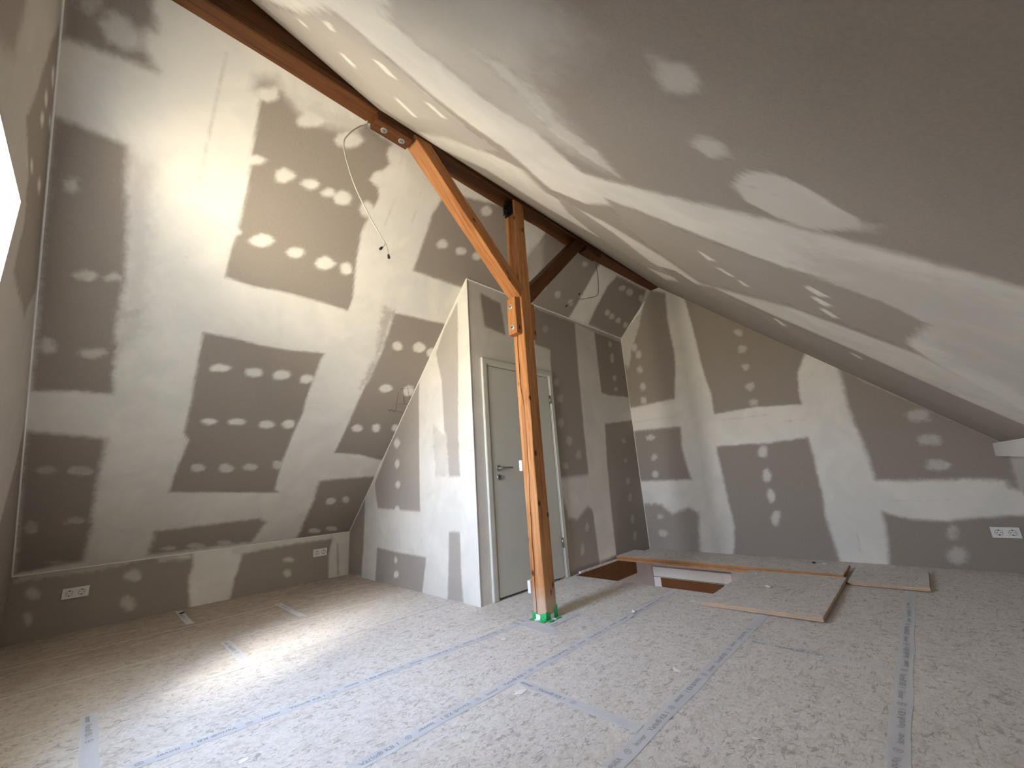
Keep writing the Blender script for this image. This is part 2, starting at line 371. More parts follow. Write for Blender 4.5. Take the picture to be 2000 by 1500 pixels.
# ------------------------------------------------------------------ plasterboard pattern
# per surface: (amount of joint compound, softness of the edge in metres, outline in the surface's own two coordinates, metres)
SKIM = {
 'left': [
(0,0.03,[(-2.529,0.452),(-2.243,0.6),(-2.236,0.511),(-2.212,0.458),(-2.207,0.431),(-2.257,0.412),(-2.237,0.354),(-2.173,0.307),(-2.285,0.294),(-2.392,0.283),(-2.521,0.263)]),
(0.8,0.03,[(-2.399,0.361),(-2.374,0.409),(-2.323,0.421),(-2.26,0.399),(-2.245,0.356),(-2.308,0.321),(-2.366,0.323)]),
(0.45,0.03,[(-2.474,0.408),(-2.409,0.44),(-2.398,0.409),(-2.438,0.377),(-2.472,0.382)]),
(0.7,0.06,[(-2.245,-0.017),(-2.144,-0.04),(-2.09,-0.344),(-2.03,-0.769),(-2.157,-0.975),(-2.183,-0.691),(-2.182,-0.441)]),
(0,0.025,[(-2.507,-1.181),(-2.519,0.011),(-2.419,0.011),(-2.32,0.012),(-2.245,0.01),(-2.231,-0.122),(-2.19,-0.372),(-2.171,-0.573),(-2.18,-0.716),(-2.159,-0.961),(-2.14,-1.167),(-2.328,-1.167)]),
(0.6,0.02,[(-2.195,-0.706),(-2.09,-0.679),(-2.077,-0.728),(-2.189,-0.75)]),
(0,0.03,[(-2.508,-2.408),(-2.52,-1.413),(-2.385,-1.424),(-2.13,-1.449),(-2.136,-1.563),(-2.142,-1.706),(-2.141,-1.913),(-2.134,-2.155),(-2.146,-2.375)]),
(0,0.012,[(-1.731,0.374),(-1.729,0.417),(-1.658,0.471),(-1.519,0.432),(-1.385,0.446),(-1.191,0.485),(-1.147,0.526),(-1.047,0.512),(-0.878,0.505),(-0.905,0.429),(-0.976,0.337),(-0.904,0.238),(-0.941,0.039),(-0.897,-0.148),(-0.826,-0.36),(-0.829,-0.437),(-1.057,-0.423),(-1.31,-0.421),(-1.53,-0.432),(-1.691,-0.422),(-1.696,-0.286),(-1.687,-0.134),(-1.691,0.019),(-1.714,0.197)]),
(0.12,0.05,[(-1.779,0.459),(-1.681,0.498),(-1.651,0.474),(-1.729,0.417),(-1.77,0.423)]),
(0.75,0.05,[(-1.659,0.475),(-1.502,0.474),(-1.202,0.529),(-1.18,0.461),(-1.359,0.429),(-1.507,0.41)]),
(0,0.014,[(-1.737,-0.74),(-1.551,-0.746),(-1.372,-0.762),(-1.179,-0.763),(-0.888,-0.744),(-0.902,-0.791),(-0.905,-0.964),(-0.905,-1.119),(-0.89,-1.204),(-0.909,-1.353),(-0.919,-1.632),(-0.897,-1.878),(-0.841,-1.911),(-1.702,-1.852),(-1.7,-1.745),(-1.679,-1.579),(-1.661,-1.448),(-1.705,-1.394),(-1.707,-1.183),(-1.719,-0.995),(-1.729,-0.862)]),
(0.1,0.03,[(-1.737,-2.179),(-1.562,-2.179),(-1.299,-2.168),(-0.948,-2.154),(-0.868,-2.204),(-0.902,-2.3),(-0.937,-2.397),(-1.748,-2.399),(-1.733,-2.252)]),
(0,0.014,[(-0.443,-0.37),(0.145,-0.352),(0.236,-0.447),(0.107,-1.619),(-0.198,-1.555),(-0.463,-1.54),(-0.444,-1.317),(-0.43,-0.916),(-0.401,-0.673)]),
(0.4,0.04,[(-0.554,-0.356),(-0.437,-0.354),(-0.411,-0.902),(-0.478,-0.972),(-0.448,-0.68)]),
(0,0.03,[(-0.5,-1.809),(-0.306,-1.801),(0.157,-1.786),(0.269,-2.524),(-0.494,-2.442),(-0.484,-2.216),(-0.477,-2.046)]),
(0,0.016,[(-0.433,0.376),(-0.431,0.432),(-0.287,0.449),(0.15,0.524),(0.348,0.488),(0.872,-0.063),(0.421,-0.006),(0.074,-0.069),(-0.154,-0.07),(-0.429,-0.073),(-0.438,0.091),(-0.459,0.287)]),
(0,0.02,[(0.73,0.519),(1.159,0.545),(1.358,0.496),(1.063,0.022),(0.84,0.107),(0.675,0.295),(0.713,0.397)]),
(0.35,0.05,[(0.659,0.311),(0.689,0.398),(0.761,0.458),(0.926,0.298),(0.919,0.125),(0.853,0.11)]),
(0,0.02,[(1.244,0.551),(1.709,0.566),(1.702,0.424),(1.708,0.208),(1.709,-0.012),(1.065,-0.023),(1.009,0.034)]),
(0,0.025,[(2.108,0.509),(2.821,0.529),(3.096,0.155),(2.911,-0.011),(2.111,0.016),(2.069,0.183),(2.046,0.384)]),
(0.55,0.02,[(-2.411,-0.204),(-2.414,-0.228),(-2.431,-0.241),(-2.45,-0.24),(-2.46,-0.22),(-2.451,-0.199),(-2.437,-0.186),(-2.417,-0.181)]),
(0.55,0.02,[(-2.291,-0.557),(-2.303,-0.574),(-2.334,-0.592),(-2.368,-0.591),(-2.389,-0.581),(-2.371,-0.562),(-2.339,-0.547),(-2.307,-0.548)]),
(0.55,0.02,[(-2.19,-0.542),(-2.197,-0.56),(-2.223,-0.57),(-2.25,-0.572),(-2.262,-0.56),(-2.248,-0.545),(-2.229,-0.531),(-2.203,-0.531)]),
(0.55,0.02,[(-2.192,-0.937),(-2.214,-0.955),(-2.253,-0.974),(-2.301,-0.97),(-2.327,-0.957),(-2.311,-0.935),(-2.259,-0.92),(-2.204,-0.918)]),
(0.55,0.02,[(-2.43,-0.927),(-2.432,-0.964),(-2.453,-0.976),(-2.477,-0.972),(-2.489,-0.936),(-2.476,-0.906),(-2.46,-0.891),(-2.441,-0.899)]),
(0.35,0.02,[(-2.355,-1.664),(-2.375,-1.684),(-2.407,-1.694),(-2.438,-1.681),(-2.456,-1.661),(-2.442,-1.641),(-2.412,-1.634),(-2.377,-1.641)]),
(0.35,0.02,[(-2.167,-1.669),(-2.178,-1.691),(-2.228,-1.697),(-2.278,-1.688),(-2.298,-1.665),(-2.283,-1.643),(-2.234,-1.638),(-2.194,-1.65)]),
(0.35,0.02,[(-2.418,-2.057),(-2.423,-2.094),(-2.444,-2.105),(-2.465,-2.084),(-2.476,-2.05),(-2.467,-2.023),(-2.451,-2.004),(-2.431,-2.023)]),
(0.35,0.02,[(-2.173,-2.04),(-2.191,-2.052),(-2.226,-2.06),(-2.275,-2.047),(-2.279,-2.028),(-2.276,-2.01),(-2.231,-2.011),(-2.193,-2.023)]),
(0.35,0.02,[(-2.232,-2.372),(-2.24,-2.387),(-2.287,-2.385),(-2.324,-2.366),(-2.351,-2.349),(-2.326,-2.341),(-2.291,-2.338),(-2.25,-2.354)]),
(1,0.014,[(-1.395,0.444),(-1.407,0.414),(-1.462,0.386),(-1.519,0.369),(-1.535,0.388),(-1.519,0.413),(-1.483,0.441),(-1.438,0.445)]),
(1,0.014,[(-1.654,0.444),(-1.66,0.421),(-1.695,0.395),(-1.734,0.392),(-1.751,0.403),(-1.755,0.425),(-1.712,0.448),(-1.666,0.464)]),
(1,0.014,[(-1.125,0.455),(-1.153,0.418),(-1.205,0.386),(-1.267,0.374),(-1.304,0.387),(-1.289,0.42),(-1.235,0.452),(-1.17,0.466)]),
(1,0.014,[(-1.63,0.174),(-1.648,0.153),(-1.682,0.135),(-1.72,0.126),(-1.732,0.137),(-1.723,0.153),(-1.694,0.174),(-1.656,0.179)]),
(1,0.014,[(-1.455,0.165),(-1.474,0.137),(-1.505,0.113),(-1.55,0.106),(-1.564,0.127),(-1.566,0.152),(-1.527,0.177),(-1.487,0.175)]),
(1,0.014,[(-1.305,0.176),(-1.316,0.153),(-1.349,0.132),(-1.388,0.13),(-1.414,0.139),(-1.405,0.163),(-1.367,0.178),(-1.334,0.183)]),
(1,0.014,[(-1.087,0.178),(-1.086,0.143),(-1.129,0.125),(-1.17,0.121),(-1.199,0.141),(-1.19,0.172),(-1.16,0.194),(-1.12,0.195)]),
(1,0.014,[(-1.201,0.167),(-1.205,0.149),(-1.234,0.134),(-1.265,0.13),(-1.288,0.138),(-1.272,0.157),(-1.251,0.174),(-1.216,0.18)]),
(1,0.014,[(-0.907,0.171),(-0.911,0.141),(-0.937,0.112),(-0.981,0.119),(-1.007,0.14),(-1.009,0.17),(-0.979,0.196),(-0.937,0.189)]),
(1,0.014,[(-1.665,-0.181),(-1.673,-0.195),(-1.699,-0.21),(-1.73,-0.212),(-1.75,-0.205),(-1.733,-0.19),(-1.709,-0.177),(-1.677,-0.171)]),
(1,0.014,[(-1.468,-0.169),(-1.492,-0.2),(-1.539,-0.221),(-1.585,-0.223),(-1.617,-0.211),(-1.598,-0.184),(-1.559,-0.157),(-1.501,-0.151)]),
(1,0.014,[(-1.271,-0.177),(-1.277,-0.199),(-1.309,-0.221),(-1.354,-0.222),(-1.381,-0.206),(-1.365,-0.181),(-1.33,-0.166),(-1.291,-0.162)]),
(1,0.014,[(-1.04,-0.181),(-1.06,-0.214),(-1.1,-0.237),(-1.15,-0.238),(-1.18,-0.217),(-1.171,-0.187),(-1.133,-0.158),(-1.083,-0.166)]),
(1,0.014,[(-0.92,-0.179),(-0.909,-0.204),(-0.94,-0.223),(-0.98,-0.222),(-0.998,-0.198),(-1.002,-0.172),(-0.972,-0.153),(-0.937,-0.161)]),
(1,0.014,[(-0.848,0.49),(-0.842,0.446),(-0.878,0.418),(-0.925,0.421),(-0.955,0.45),(-0.958,0.486),(-0.93,0.511),(-0.89,0.509)]),
(1,0.014,[(-0.891,0.339),(-0.899,0.308),(-0.926,0.28),(-0.968,0.287),(-1.007,0.299),(-1.001,0.333),(-0.968,0.361),(-0.919,0.364)]),
(1,0.014,[(-1.514,-0.933),(-1.536,-0.955),(-1.583,-0.964),(-1.632,-0.968),(-1.645,-0.95),(-1.634,-0.932),(-1.595,-0.916),(-1.547,-0.919)]),
(1,0.014,[(-1.301,-0.938),(-1.303,-0.964),(-1.351,-0.977),(-1.395,-0.97),(-1.416,-0.952),(-1.415,-0.928),(-1.37,-0.916),(-1.321,-0.916)]),
(1,0.014,[(-1.092,-0.931),(-1.107,-0.954),(-1.148,-0.971),(-1.205,-0.97),(-1.22,-0.946),(-1.22,-0.921),(-1.171,-0.904),(-1.113,-0.908)]),
(1,0.014,[(-0.898,-0.935),(-0.92,-0.958),(-0.947,-0.977),(-0.994,-0.973),(-1.007,-0.948),(-1.004,-0.925),(-0.972,-0.913),(-0.93,-0.915)]),
(1,0.014,[(-1.508,-1.303),(-1.52,-1.322),(-1.559,-1.334),(-1.596,-1.323),(-1.615,-1.309),(-1.605,-1.293),(-1.571,-1.284),(-1.534,-1.289)]),
(1,0.014,[(-1.309,-1.297),(-1.325,-1.319),(-1.373,-1.323),(-1.416,-1.321),(-1.434,-1.303),(-1.423,-1.285),(-1.386,-1.276),(-1.34,-1.279)]),
(1,0.014,[(-1.083,-1.31),(-1.1,-1.332),(-1.142,-1.341),(-1.188,-1.336),(-1.208,-1.316),(-1.205,-1.293),(-1.162,-1.279),(-1.114,-1.289)]),
(1,0.014,[(-0.929,-1.298),(-0.932,-1.322),(-0.962,-1.336),(-1.004,-1.329),(-1.033,-1.303),(-1.02,-1.278),(-0.989,-1.261),(-0.945,-1.272)]),
(0.7,0.014,[(-1.502,-1.661),(-1.512,-1.683),(-1.545,-1.693),(-1.586,-1.684),(-1.602,-1.659),(-1.597,-1.635),(-1.56,-1.629),(-1.524,-1.64)]),
(0.7,0.014,[(-1.294,-1.674),(-1.3,-1.703),(-1.342,-1.706),(-1.382,-1.698),(-1.405,-1.672),(-1.403,-1.642),(-1.362,-1.63),(-1.32,-1.648)]),
(0.7,0.014,[(-1.11,-1.665),(-1.123,-1.689),(-1.166,-1.692),(-1.207,-1.684),(-1.223,-1.663),(-1.224,-1.639),(-1.184,-1.632),(-1.137,-1.64)]),
(0.7,0.014,[(-0.911,-1.646),(-0.914,-1.677),(-0.939,-1.69),(-0.972,-1.674),(-0.987,-1.645),(-0.992,-1.616),(-0.965,-1.612),(-0.938,-1.621)]),
(0.6,0.014,[(-1.544,-2.367),(-1.57,-2.377),(-1.604,-2.378),(-1.641,-2.365),(-1.674,-2.346),(-1.648,-2.335),(-1.613,-2.336),(-1.566,-2.345)]),
(0.6,0.014,[(-1.33,-2.377),(-1.331,-2.397),(-1.391,-2.394),(-1.451,-2.377),(-1.483,-2.353),(-1.455,-2.34),(-1.403,-2.339),(-1.355,-2.359)]),
(0.6,0.014,[(-1.106,-2.382),(-1.124,-2.398),(-1.165,-2.4),(-1.205,-2.382),(-1.238,-2.362),(-1.227,-2.343),(-1.179,-2.349),(-1.137,-2.36)]),
(1,0.014,[(-0.234,-0.59),(-0.231,-0.618),(-0.267,-0.629),(-0.303,-0.624),(-0.328,-0.605),(-0.333,-0.58),(-0.304,-0.563),(-0.264,-0.57)]),
(1,0.014,[(0.013,-0.564),(0.009,-0.594),(-0.035,-0.612),(-0.092,-0.609),(-0.12,-0.585),(-0.125,-0.557),(-0.085,-0.532),(-0.024,-0.541)]),
(1,0.014,[(0.161,-0.581),(0.15,-0.607),(0.125,-0.628),(0.076,-0.623),(0.043,-0.598),(0.046,-0.571),(0.078,-0.555),(0.125,-0.558)]),
(1,0.014,[(-0.143,-0.935),(-0.163,-0.962),(-0.197,-0.975),(-0.246,-0.975),(-0.284,-0.949),(-0.272,-0.92),(-0.234,-0.905),(-0.183,-0.909)]),
(1,0.014,[(0.099,-0.934),(0.101,-0.967),(0.064,-0.983),(0.01,-0.979),(-0.024,-0.946),(-0.023,-0.914),(0.008,-0.89),(0.07,-0.896)]),
(1,0.014,[(-0.282,-1.301),(-0.278,-1.329),(-0.318,-1.339),(-0.366,-1.334),(-0.393,-1.306),(-0.383,-1.281),(-0.351,-1.27),(-0.312,-1.28)]),
(1,0.014,[(-0.088,-1.298),(-0.087,-1.327),(-0.113,-1.337),(-0.147,-1.329),(-0.174,-1.301),(-0.183,-1.269),(-0.152,-1.262),(-0.114,-1.263)]),
(1,0.014,[(0.114,-1.284),(0.119,-1.31),(0.098,-1.32),(0.066,-1.314),(0.04,-1.287),(0.04,-1.263),(0.06,-1.252),(0.091,-1.259)]),
(0.75,0.014,[(-0.23,-2.039),(-0.241,-2.064),(-0.269,-2.077),(-0.315,-2.063),(-0.338,-2.03),(-0.331,-2.007),(-0.303,-1.998),(-0.262,-2.007)]),
(0.75,0.014,[(-0.08,-2.033),(-0.075,-2.066),(-0.104,-2.075),(-0.139,-2.054),(-0.161,-2.027),(-0.163,-2.002),(-0.141,-1.994),(-0.107,-2.002)]),
(0.75,0.014,[(-0.258,-2.37),(-0.27,-2.391),(-0.325,-2.387),(-0.381,-2.376),(-0.4,-2.351),(-0.391,-2.332),(-0.349,-2.327),(-0.301,-2.346)]),
(0.75,0.014,[(-0.071,-2.37),(-0.066,-2.394),(-0.123,-2.391),(-0.176,-2.376),(-0.21,-2.352),(-0.2,-2.331),(-0.147,-2.336),(-0.095,-2.347)]),
(0.8,0.014,[(0.055,0.464),(0.057,0.439),(0.025,0.421),(-0.017,0.415),(-0.056,0.429),(-0.047,0.456),(-0.02,0.477),(0.021,0.476)]),
(0.8,0.014,[(-0.222,0.161),(-0.217,0.137),(-0.251,0.123),(-0.292,0.115),(-0.323,0.133),(-0.309,0.157),(-0.29,0.18),(-0.248,0.176)]),
(0.8,0.014,[(-0.018,0.168),(-0.021,0.145),(-0.055,0.132),(-0.094,0.126),(-0.121,0.14),(-0.121,0.162),(-0.086,0.175),(-0.047,0.181)]),
(0.8,0.014,[(0.149,0.176),(0.146,0.153),(0.121,0.139),(0.088,0.142),(0.061,0.153),(0.062,0.172),(0.082,0.189),(0.118,0.19)]),
(0.5,0.014,[(1.137,0.351),(1.134,0.329),(1.111,0.309),(1.062,0.308),(1.033,0.325),(1.015,0.348),(1.051,0.365),(1.096,0.362)]),
(0.5,0.014,[(1.111,0.169),(1.104,0.145),(1.083,0.129),(1.041,0.126),(1.007,0.145),(1.001,0.169),(1.025,0.186),(1.069,0.184)]),
(0.5,0.014,[(1.373,0.159),(1.38,0.137),(1.359,0.124),(1.322,0.12),(1.283,0.139),(1.276,0.164),(1.296,0.182),(1.339,0.176)]),
(0.5,0.014,[(1.635,0.144),(1.642,0.125),(1.621,0.108),(1.578,0.114),(1.543,0.124),(1.543,0.143),(1.561,0.159),(1.605,0.157)]),
(0.5,0.014,[(1.522,0.472),(1.528,0.455),(1.505,0.44),(1.464,0.436),(1.437,0.45),(1.425,0.468),(1.458,0.478),(1.493,0.482)]),
(0.6,0.014,[(2.398,0.454),(2.397,0.438),(2.364,0.418),(2.297,0.412),(2.266,0.424),(2.268,0.441),(2.306,0.458),(2.369,0.467)]),
(0.6,0.014,[(2.593,0.456),(2.603,0.429),(2.56,0.41),(2.5,0.412),(2.451,0.424),(2.447,0.446),(2.475,0.466),(2.536,0.47)]),
(0.6,0.014,[(2.886,0.448),(2.903,0.427),(2.889,0.406),(2.834,0.414),(2.78,0.425),(2.76,0.452),(2.785,0.471),(2.843,0.465)]),
(0.6,0.014,[(2.382,0.193),(2.393,0.172),(2.369,0.157),(2.322,0.155),(2.282,0.173),(2.279,0.194),(2.294,0.211),(2.342,0.208)]),
(0.6,0.014,[(2.521,0.176),(2.536,0.154),(2.5,0.144),(2.46,0.139),(2.418,0.156),(2.41,0.178),(2.433,0.192),(2.479,0.191)]),
(0.6,0.014,[(2.691,0.163),(2.709,0.142),(2.677,0.132),(2.634,0.129),(2.59,0.144),(2.582,0.166),(2.605,0.181),(2.655,0.184)]),
(0.6,0.014,[(2.91,0.157),(2.908,0.135),(2.894,0.116),(2.838,0.118),(2.802,0.138),(2.785,0.158),(2.811,0.171),(2.857,0.169)]),
(0.72,0.004,[(-1.932,0.486),(-1.926,0.488),(-1.911,-0.4),(-1.918,-0.402)]),
(0.8,0.004,[(-0.784,0.348),(-0.773,0.352),(-0.787,0.114),(-0.799,0.11)]),
(0.8,0.004,[(-0.617,0.361),(-0.609,0.364),(-0.587,0.142),(-0.595,0.14)]),
 ],
 'right': [
(0.55,0.1,[(-1.952,1.813),(-1.787,2.395),(-1.632,2.424),(-1.482,2.2),(-0.998,2.113),(-1.184,1.954),(-1.562,1.904),(-1.801,1.901)]),
(0.85,0.04,[(-2.115,1.234),(-1.895,2.012),(-1.842,1.686),(-1.771,1.599),(-1.76,1.387),(-1.761,1.18),(-1.91,0.698),(-2.007,0.819)]),
(0.92,0.03,[(-1.979,1.714),(-1.856,2.151),(-1.734,1.916),(-1.569,1.914),(-1.39,1.917),(-1.216,1.979),(-0.902,1.97),(-0.889,2.051),(-0.892,2.304),(-0.909,2.484),(-0.913,2.66),(-0.899,2.792),(-0.898,2.928),(0.969,3.143),(0.31,2.781),(0.201,2.74),(-0.116,2.751),(-0.337,2.802),(-0.442,2.712),(-0.47,2.565),(-0.444,2.409),(-0.537,2.19),(-0.614,2.024),(-0.419,1.67),(-0.488,1.506),(-0.972,1.616),(-1.333,1.58),(-1.559,1.613),(-1.77,1.639),(-1.87,1.54)]),
(0.68,0.1,[(-0.8,2.611),(-0.789,2.94),(0.402,3.077),(0.137,2.848),(-0.187,2.768),(-0.511,2.527)]),  # dimmer light on the strip's right end, put in as less compound
(0.3,0.03,[(-1.771,1.599),(-1.724,1.639),(-1.545,1.587),(-1.298,1.53),(-0.898,1.528),(-0.853,1.332),(-0.931,0.831),(-1.239,0.72),(-1.518,0.725),(-1.845,0.762),(-1.761,1.18)]),
(0.85,0.05,[(-0.891,0.769),(-0.904,1.078),(-0.83,1.387),(-0.71,1.494),(-0.358,1.37),(-0.108,1.611),(0.348,1.751),(0.899,1.795),(0.397,2.371),(0.332,2.778),(0.805,3.124),(1.358,3.187),(1.062,2.566),(0.97,2.168),(0.811,1.879),(1.612,1.269),(0.756,1.215),(0.102,0.991),(-0.459,0.953),(-0.653,0.618)]),
(0.15,0.02,[(-0.644,1.916),(-0.57,2.057),(-0.488,2.155),(-0.459,2.379),(-0.427,2.56),(-0.406,2.7),(-0.314,2.796),(0.163,2.738),(0.282,2.778),(0.257,2.641),(0.302,2.386),(0.742,1.846),(0.309,1.767),(-0.106,1.764)]),
(0.2,0.02,[(-0.452,1.489),(-0.152,1.502),(0.159,1.533),(0.806,1.478),(1.152,1.606),(1.277,1.228),(0.698,1.157),(0.032,1.266)]),
(0.15,0.02,[(0.944,1.839),(1.103,2.142),(1.183,2.558),(1.235,3.16),(2.142,3.261),(2.109,2.927),(2.474,2.472),(1.714,2.162),(1.265,2.059),(1.055,1.892)]),
(0.1,0.01,[(0.86,1.531),(1.521,1.477),(1.527,1.745),(1.317,1.769),(0.961,1.708),(0.746,1.683)]),
(0.7,0.03,[(-1.591,2.119),(-1.556,2.169),(-1.418,2.168),(-1.295,2.145),(-1.159,2.164),(-0.959,2.146),(-1.095,2.092),(-1.239,2.071),(-1.389,2.106),(-1.529,2.111)]),
(1,0.006,[(-1.54,1.43),(-1.518,1.472),(-1.412,1.42),(-1.449,1.384)]),
(1,0.006,[(-1.54,1.078),(-1.547,1.13),(-1.467,1.102),(-1.461,1.044)]),
(1,0.006,[(-1.275,1.418),(-1.284,1.456),(-1.168,1.437),(-1.169,1.398)]),
(1,0.006,[(-1.262,1.107),(-1.272,1.152),(-1.117,1.112),(-1.124,1.07)]),
(1,0.006,[(-1.73,1.393),(-1.728,1.462),(-1.675,1.381),(-1.689,1.347)]),
(1,0.006,[(-1.733,1.041),(-1.736,1.085),(-1.69,1.079),(-1.689,1.03)]),
(1,0.006,[(-0.21,2.131),(-0.2,2.153),(-0.12,2.182),(-0.071,2.138)]),
(1,0.006,[(0.048,2.133),(0.02,2.165),(0.114,2.2),(0.14,2.165)]),
(1,0.006,[(-0.072,2.501),(-0.11,2.521),(-0.052,2.561),(0.022,2.529)]),
(1,0.006,[(0.127,2.501),(0.081,2.523),(0.166,2.56),(0.221,2.533)]),
(1,0.006,[(-0.223,2.501),(-0.272,2.522),(-0.199,2.568),(-0.144,2.531)]),
(1,0.006,[(0.176,2.189),(0.15,2.216),(0.246,2.226),(0.275,2.197)]),
(1,0.006,[(1.162,2.15),(1.092,2.179),(1.252,2.203),(1.355,2.164)]),
(1,0.006,[(1.274,2.497),(1.238,2.518),(1.312,2.56),(1.373,2.534)]),
(1,0.006,[(1.012,2.874),(0.987,2.886),(1.082,2.92),(1.109,2.909)]),
(0.6,0.015,[(-1.567,2.513),(-1.539,2.562),(-1.485,2.551),(-1.47,2.525),(-1.473,2.496),(-1.512,2.501)]),
(0.65,0.01,[(-1.275,2.471),(-1.322,2.505),(-1.312,2.537),(-1.259,2.535),(-1.227,2.493)]),
(0.5,0.02,[(-1.049,2.699),(-1.06,2.727),(-1.008,2.722),(-0.992,2.692)]),
(0.78,0.006,[(-1.089,2.499),(-1.17,2.534),(-1.199,2.564),(-1.207,2.595),(-1.176,2.634),(-1.105,2.671),(-1.06,2.702),(-1.001,2.695),(-0.959,2.664),(-0.923,2.608),(-0.942,2.561),(-1.012,2.503)]),
(0.55,0.002,[(-1.106,2.51),(-1.11,2.545),(-1.102,2.583),(-1.096,2.582),(-1.101,2.543),(-1.097,2.508)]),
 ],
 'knee': [
(1,0.02,[(-1.422,0.532),(-1.012,0.52),(-1.011,0.343),(-1.048,0.201),(-1.081,-0.016),(-1.388,-0.011),(-1.424,0.274),(-1.398,0.364)]),
(0.8,0.02,[(-1.101,0.532),(0.157,0.531),(0.161,0.412),(-0.087,0.433),(-0.584,0.432),(-1.077,0.402)]),
(0.5,0.02,[(-1.695,0.52),(-1.417,0.522),(-1.435,0.424),(-1.651,0.444)]),
(0.4,0.02,[(-2.5,0.491),(-1.692,0.494),(-2.015,0.441),(-2.492,0.435)]),
(0.9,0.01,[(-0.082,0.467),(0.158,0.501),(0.174,-0.054),(-0.127,-0.016),(-0.128,0.281)]),
(0.3,0.008,[(-0.043,0.37),(-0.025,0.379),(0.001,0.008),(-0.029,0.014)]),
(0.6,0.02,[(-1.769,0.35),(-1.775,0.314),(-1.818,0.317),(-1.861,0.332),(-1.879,0.371),(-1.859,0.395),(-1.829,0.412),(-1.788,0.386)]),
(0.6,0.02,[(-1.774,0.123),(-1.786,0.084),(-1.819,0.074),(-1.852,0.105),(-1.876,0.147),(-1.869,0.19),(-1.834,0.2),(-1.799,0.168)]),
(0.6,0.02,[(-2.351,0.332),(-2.362,0.301),(-2.391,0.3),(-2.418,0.319),(-2.433,0.35),(-2.428,0.378),(-2.403,0.385),(-2.372,0.37)]),
(0.6,0.02,[(-2.369,0.155),(-2.372,0.12),(-2.387,0.112),(-2.406,0.128),(-2.416,0.167),(-2.416,0.201),(-2.402,0.217),(-2.383,0.192)]),
(0.75,0.014,[(-0.509,0.268),(-0.514,0.252),(-0.563,0.255),(-0.604,0.27),(-0.622,0.287),(-0.608,0.299),(-0.566,0.299),(-0.526,0.284)]),
(0.75,0.014,[(-0.528,0.136),(-0.536,0.111),(-0.564,0.098),(-0.593,0.123),(-0.611,0.151),(-0.597,0.174),(-0.569,0.18),(-0.539,0.164)]),
(0.75,0.014,[(-1.425,0.45),(-1.441,0.439),(-1.475,0.439),(-1.508,0.45),(-1.523,0.466),(-1.515,0.48),(-1.478,0.478),(-1.446,0.467)]),
 ],
 'near': [
(0,0.03,[(0.533,3.311),(0.292,3.177),(0.356,3.001),(0.377,2.68),(0.427,2.5),(0.146,2.384),(0.026,2.27),(-0.022,1.995),(-0.502,1.967),(-0.796,2.351),(-0.52,2.644),(-0.126,2.953),(0.118,3.283),(0.459,3.409)]),
(0,0.05,[(1.364,2.38),(0.894,2.831),(0.8,2.702),(0.77,2.486),(1.048,2.295)]),
(0,0.04,[(-1.322,1.944),(-1.384,1.277),(-1.254,0.821),(-2.346,-0.091),(-2.824,0.167),(-2.789,0.463),(-2.143,1.075),(-1.716,1.666)]),
(0.9,0.02,[(0.146,2.963),(0.117,2.943),(0.116,2.919),(0.158,2.912),(0.199,2.914),(0.227,2.933),(0.217,2.953),(0.193,2.974)]),
(0.9,0.02,[(0.172,2.818),(0.157,2.802),(0.159,2.782),(0.19,2.773),(0.224,2.773),(0.238,2.791),(0.228,2.809),(0.203,2.819)]),
(0.9,0.02,[(0.145,2.722),(0.135,2.704),(0.139,2.683),(0.17,2.673),(0.205,2.674),(0.213,2.693),(0.204,2.71),(0.178,2.721)]),
(0.9,0.02,[(-0.042,2.843),(-0.066,2.821),(-0.053,2.798),(-0.017,2.789),(0.026,2.788),(0.056,2.808),(0.042,2.832),(0.003,2.839)]),
(0.9,0.02,[(0.109,2.477),(0.096,2.463),(0.103,2.448),(0.129,2.441),(0.155,2.446),(0.175,2.46),(0.168,2.479),(0.136,2.483)]),
(0.9,0.02,[(-0.134,2.538),(-0.146,2.517),(-0.138,2.495),(-0.1,2.484),(-0.059,2.49),(-0.054,2.511),(-0.061,2.529),(-0.092,2.541)]),
(0.9,0.02,[(-1.587,1.717),(-1.613,1.678),(-1.603,1.653),(-1.531,1.65),(-1.443,1.689),(-1.387,1.725),(-1.407,1.747),(-1.478,1.748)]),
 ],
 'cla': [
(0.3,0.01,[(-0.371,2.465),(-0.153,2.657),(-0.165,2.294),(-0.176,1.969),(-0.211,1.472),(-0.208,1.014),(-0.365,1.023),(-0.415,1.31),(-0.445,1.947),(-0.529,2.243)]),
(0.15,0.012,[(-1.027,1.861),(-0.845,2.006),(-0.858,1.385),(-0.853,0.717),(-1.453,0.743),(-1.717,0.755),(-1.798,1.026),(-1.327,1.579)]),
(0.15,0.012,[(-1.718,0.342),(-1.321,0.321),(-0.758,0.312),(-0.788,0.173),(-0.844,-0.029),(-1.754,-0.022)]),
(0.2,0.012,[(-0.389,0.545),(-0.235,0.55),(-0.237,0.265),(-0.219,-0.005),(-0.438,-0.016)]),
(0.1,0.02,[(-2.432,0.519),(-2.024,0.89),(-2.05,0.334),(-2.087,0.016),(-2.439,-0.008)]),
(0.7,0.02,[(-0.608,1.53),(-0.387,1.402),(-0.373,1.028),(-0.582,1.041)]),
(1,0.014,[(-1.221,1.421),(-1.253,1.394),(-1.293,1.377),(-1.343,1.397),(-1.366,1.438),(-1.34,1.47),(-1.294,1.486),(-1.25,1.457)]),
(1,0.014,[(-1.242,1.207),(-1.259,1.177),(-1.293,1.159),(-1.33,1.18),(-1.342,1.215),(-1.326,1.244),(-1.293,1.262),(-1.254,1.243)]),
(1,0.014,[(-1.226,0.989),(-1.246,0.965),(-1.281,0.955),(-1.314,0.97),(-1.338,0.994),(-1.313,1.015),(-1.281,1.027),(-1.242,1.018)]),
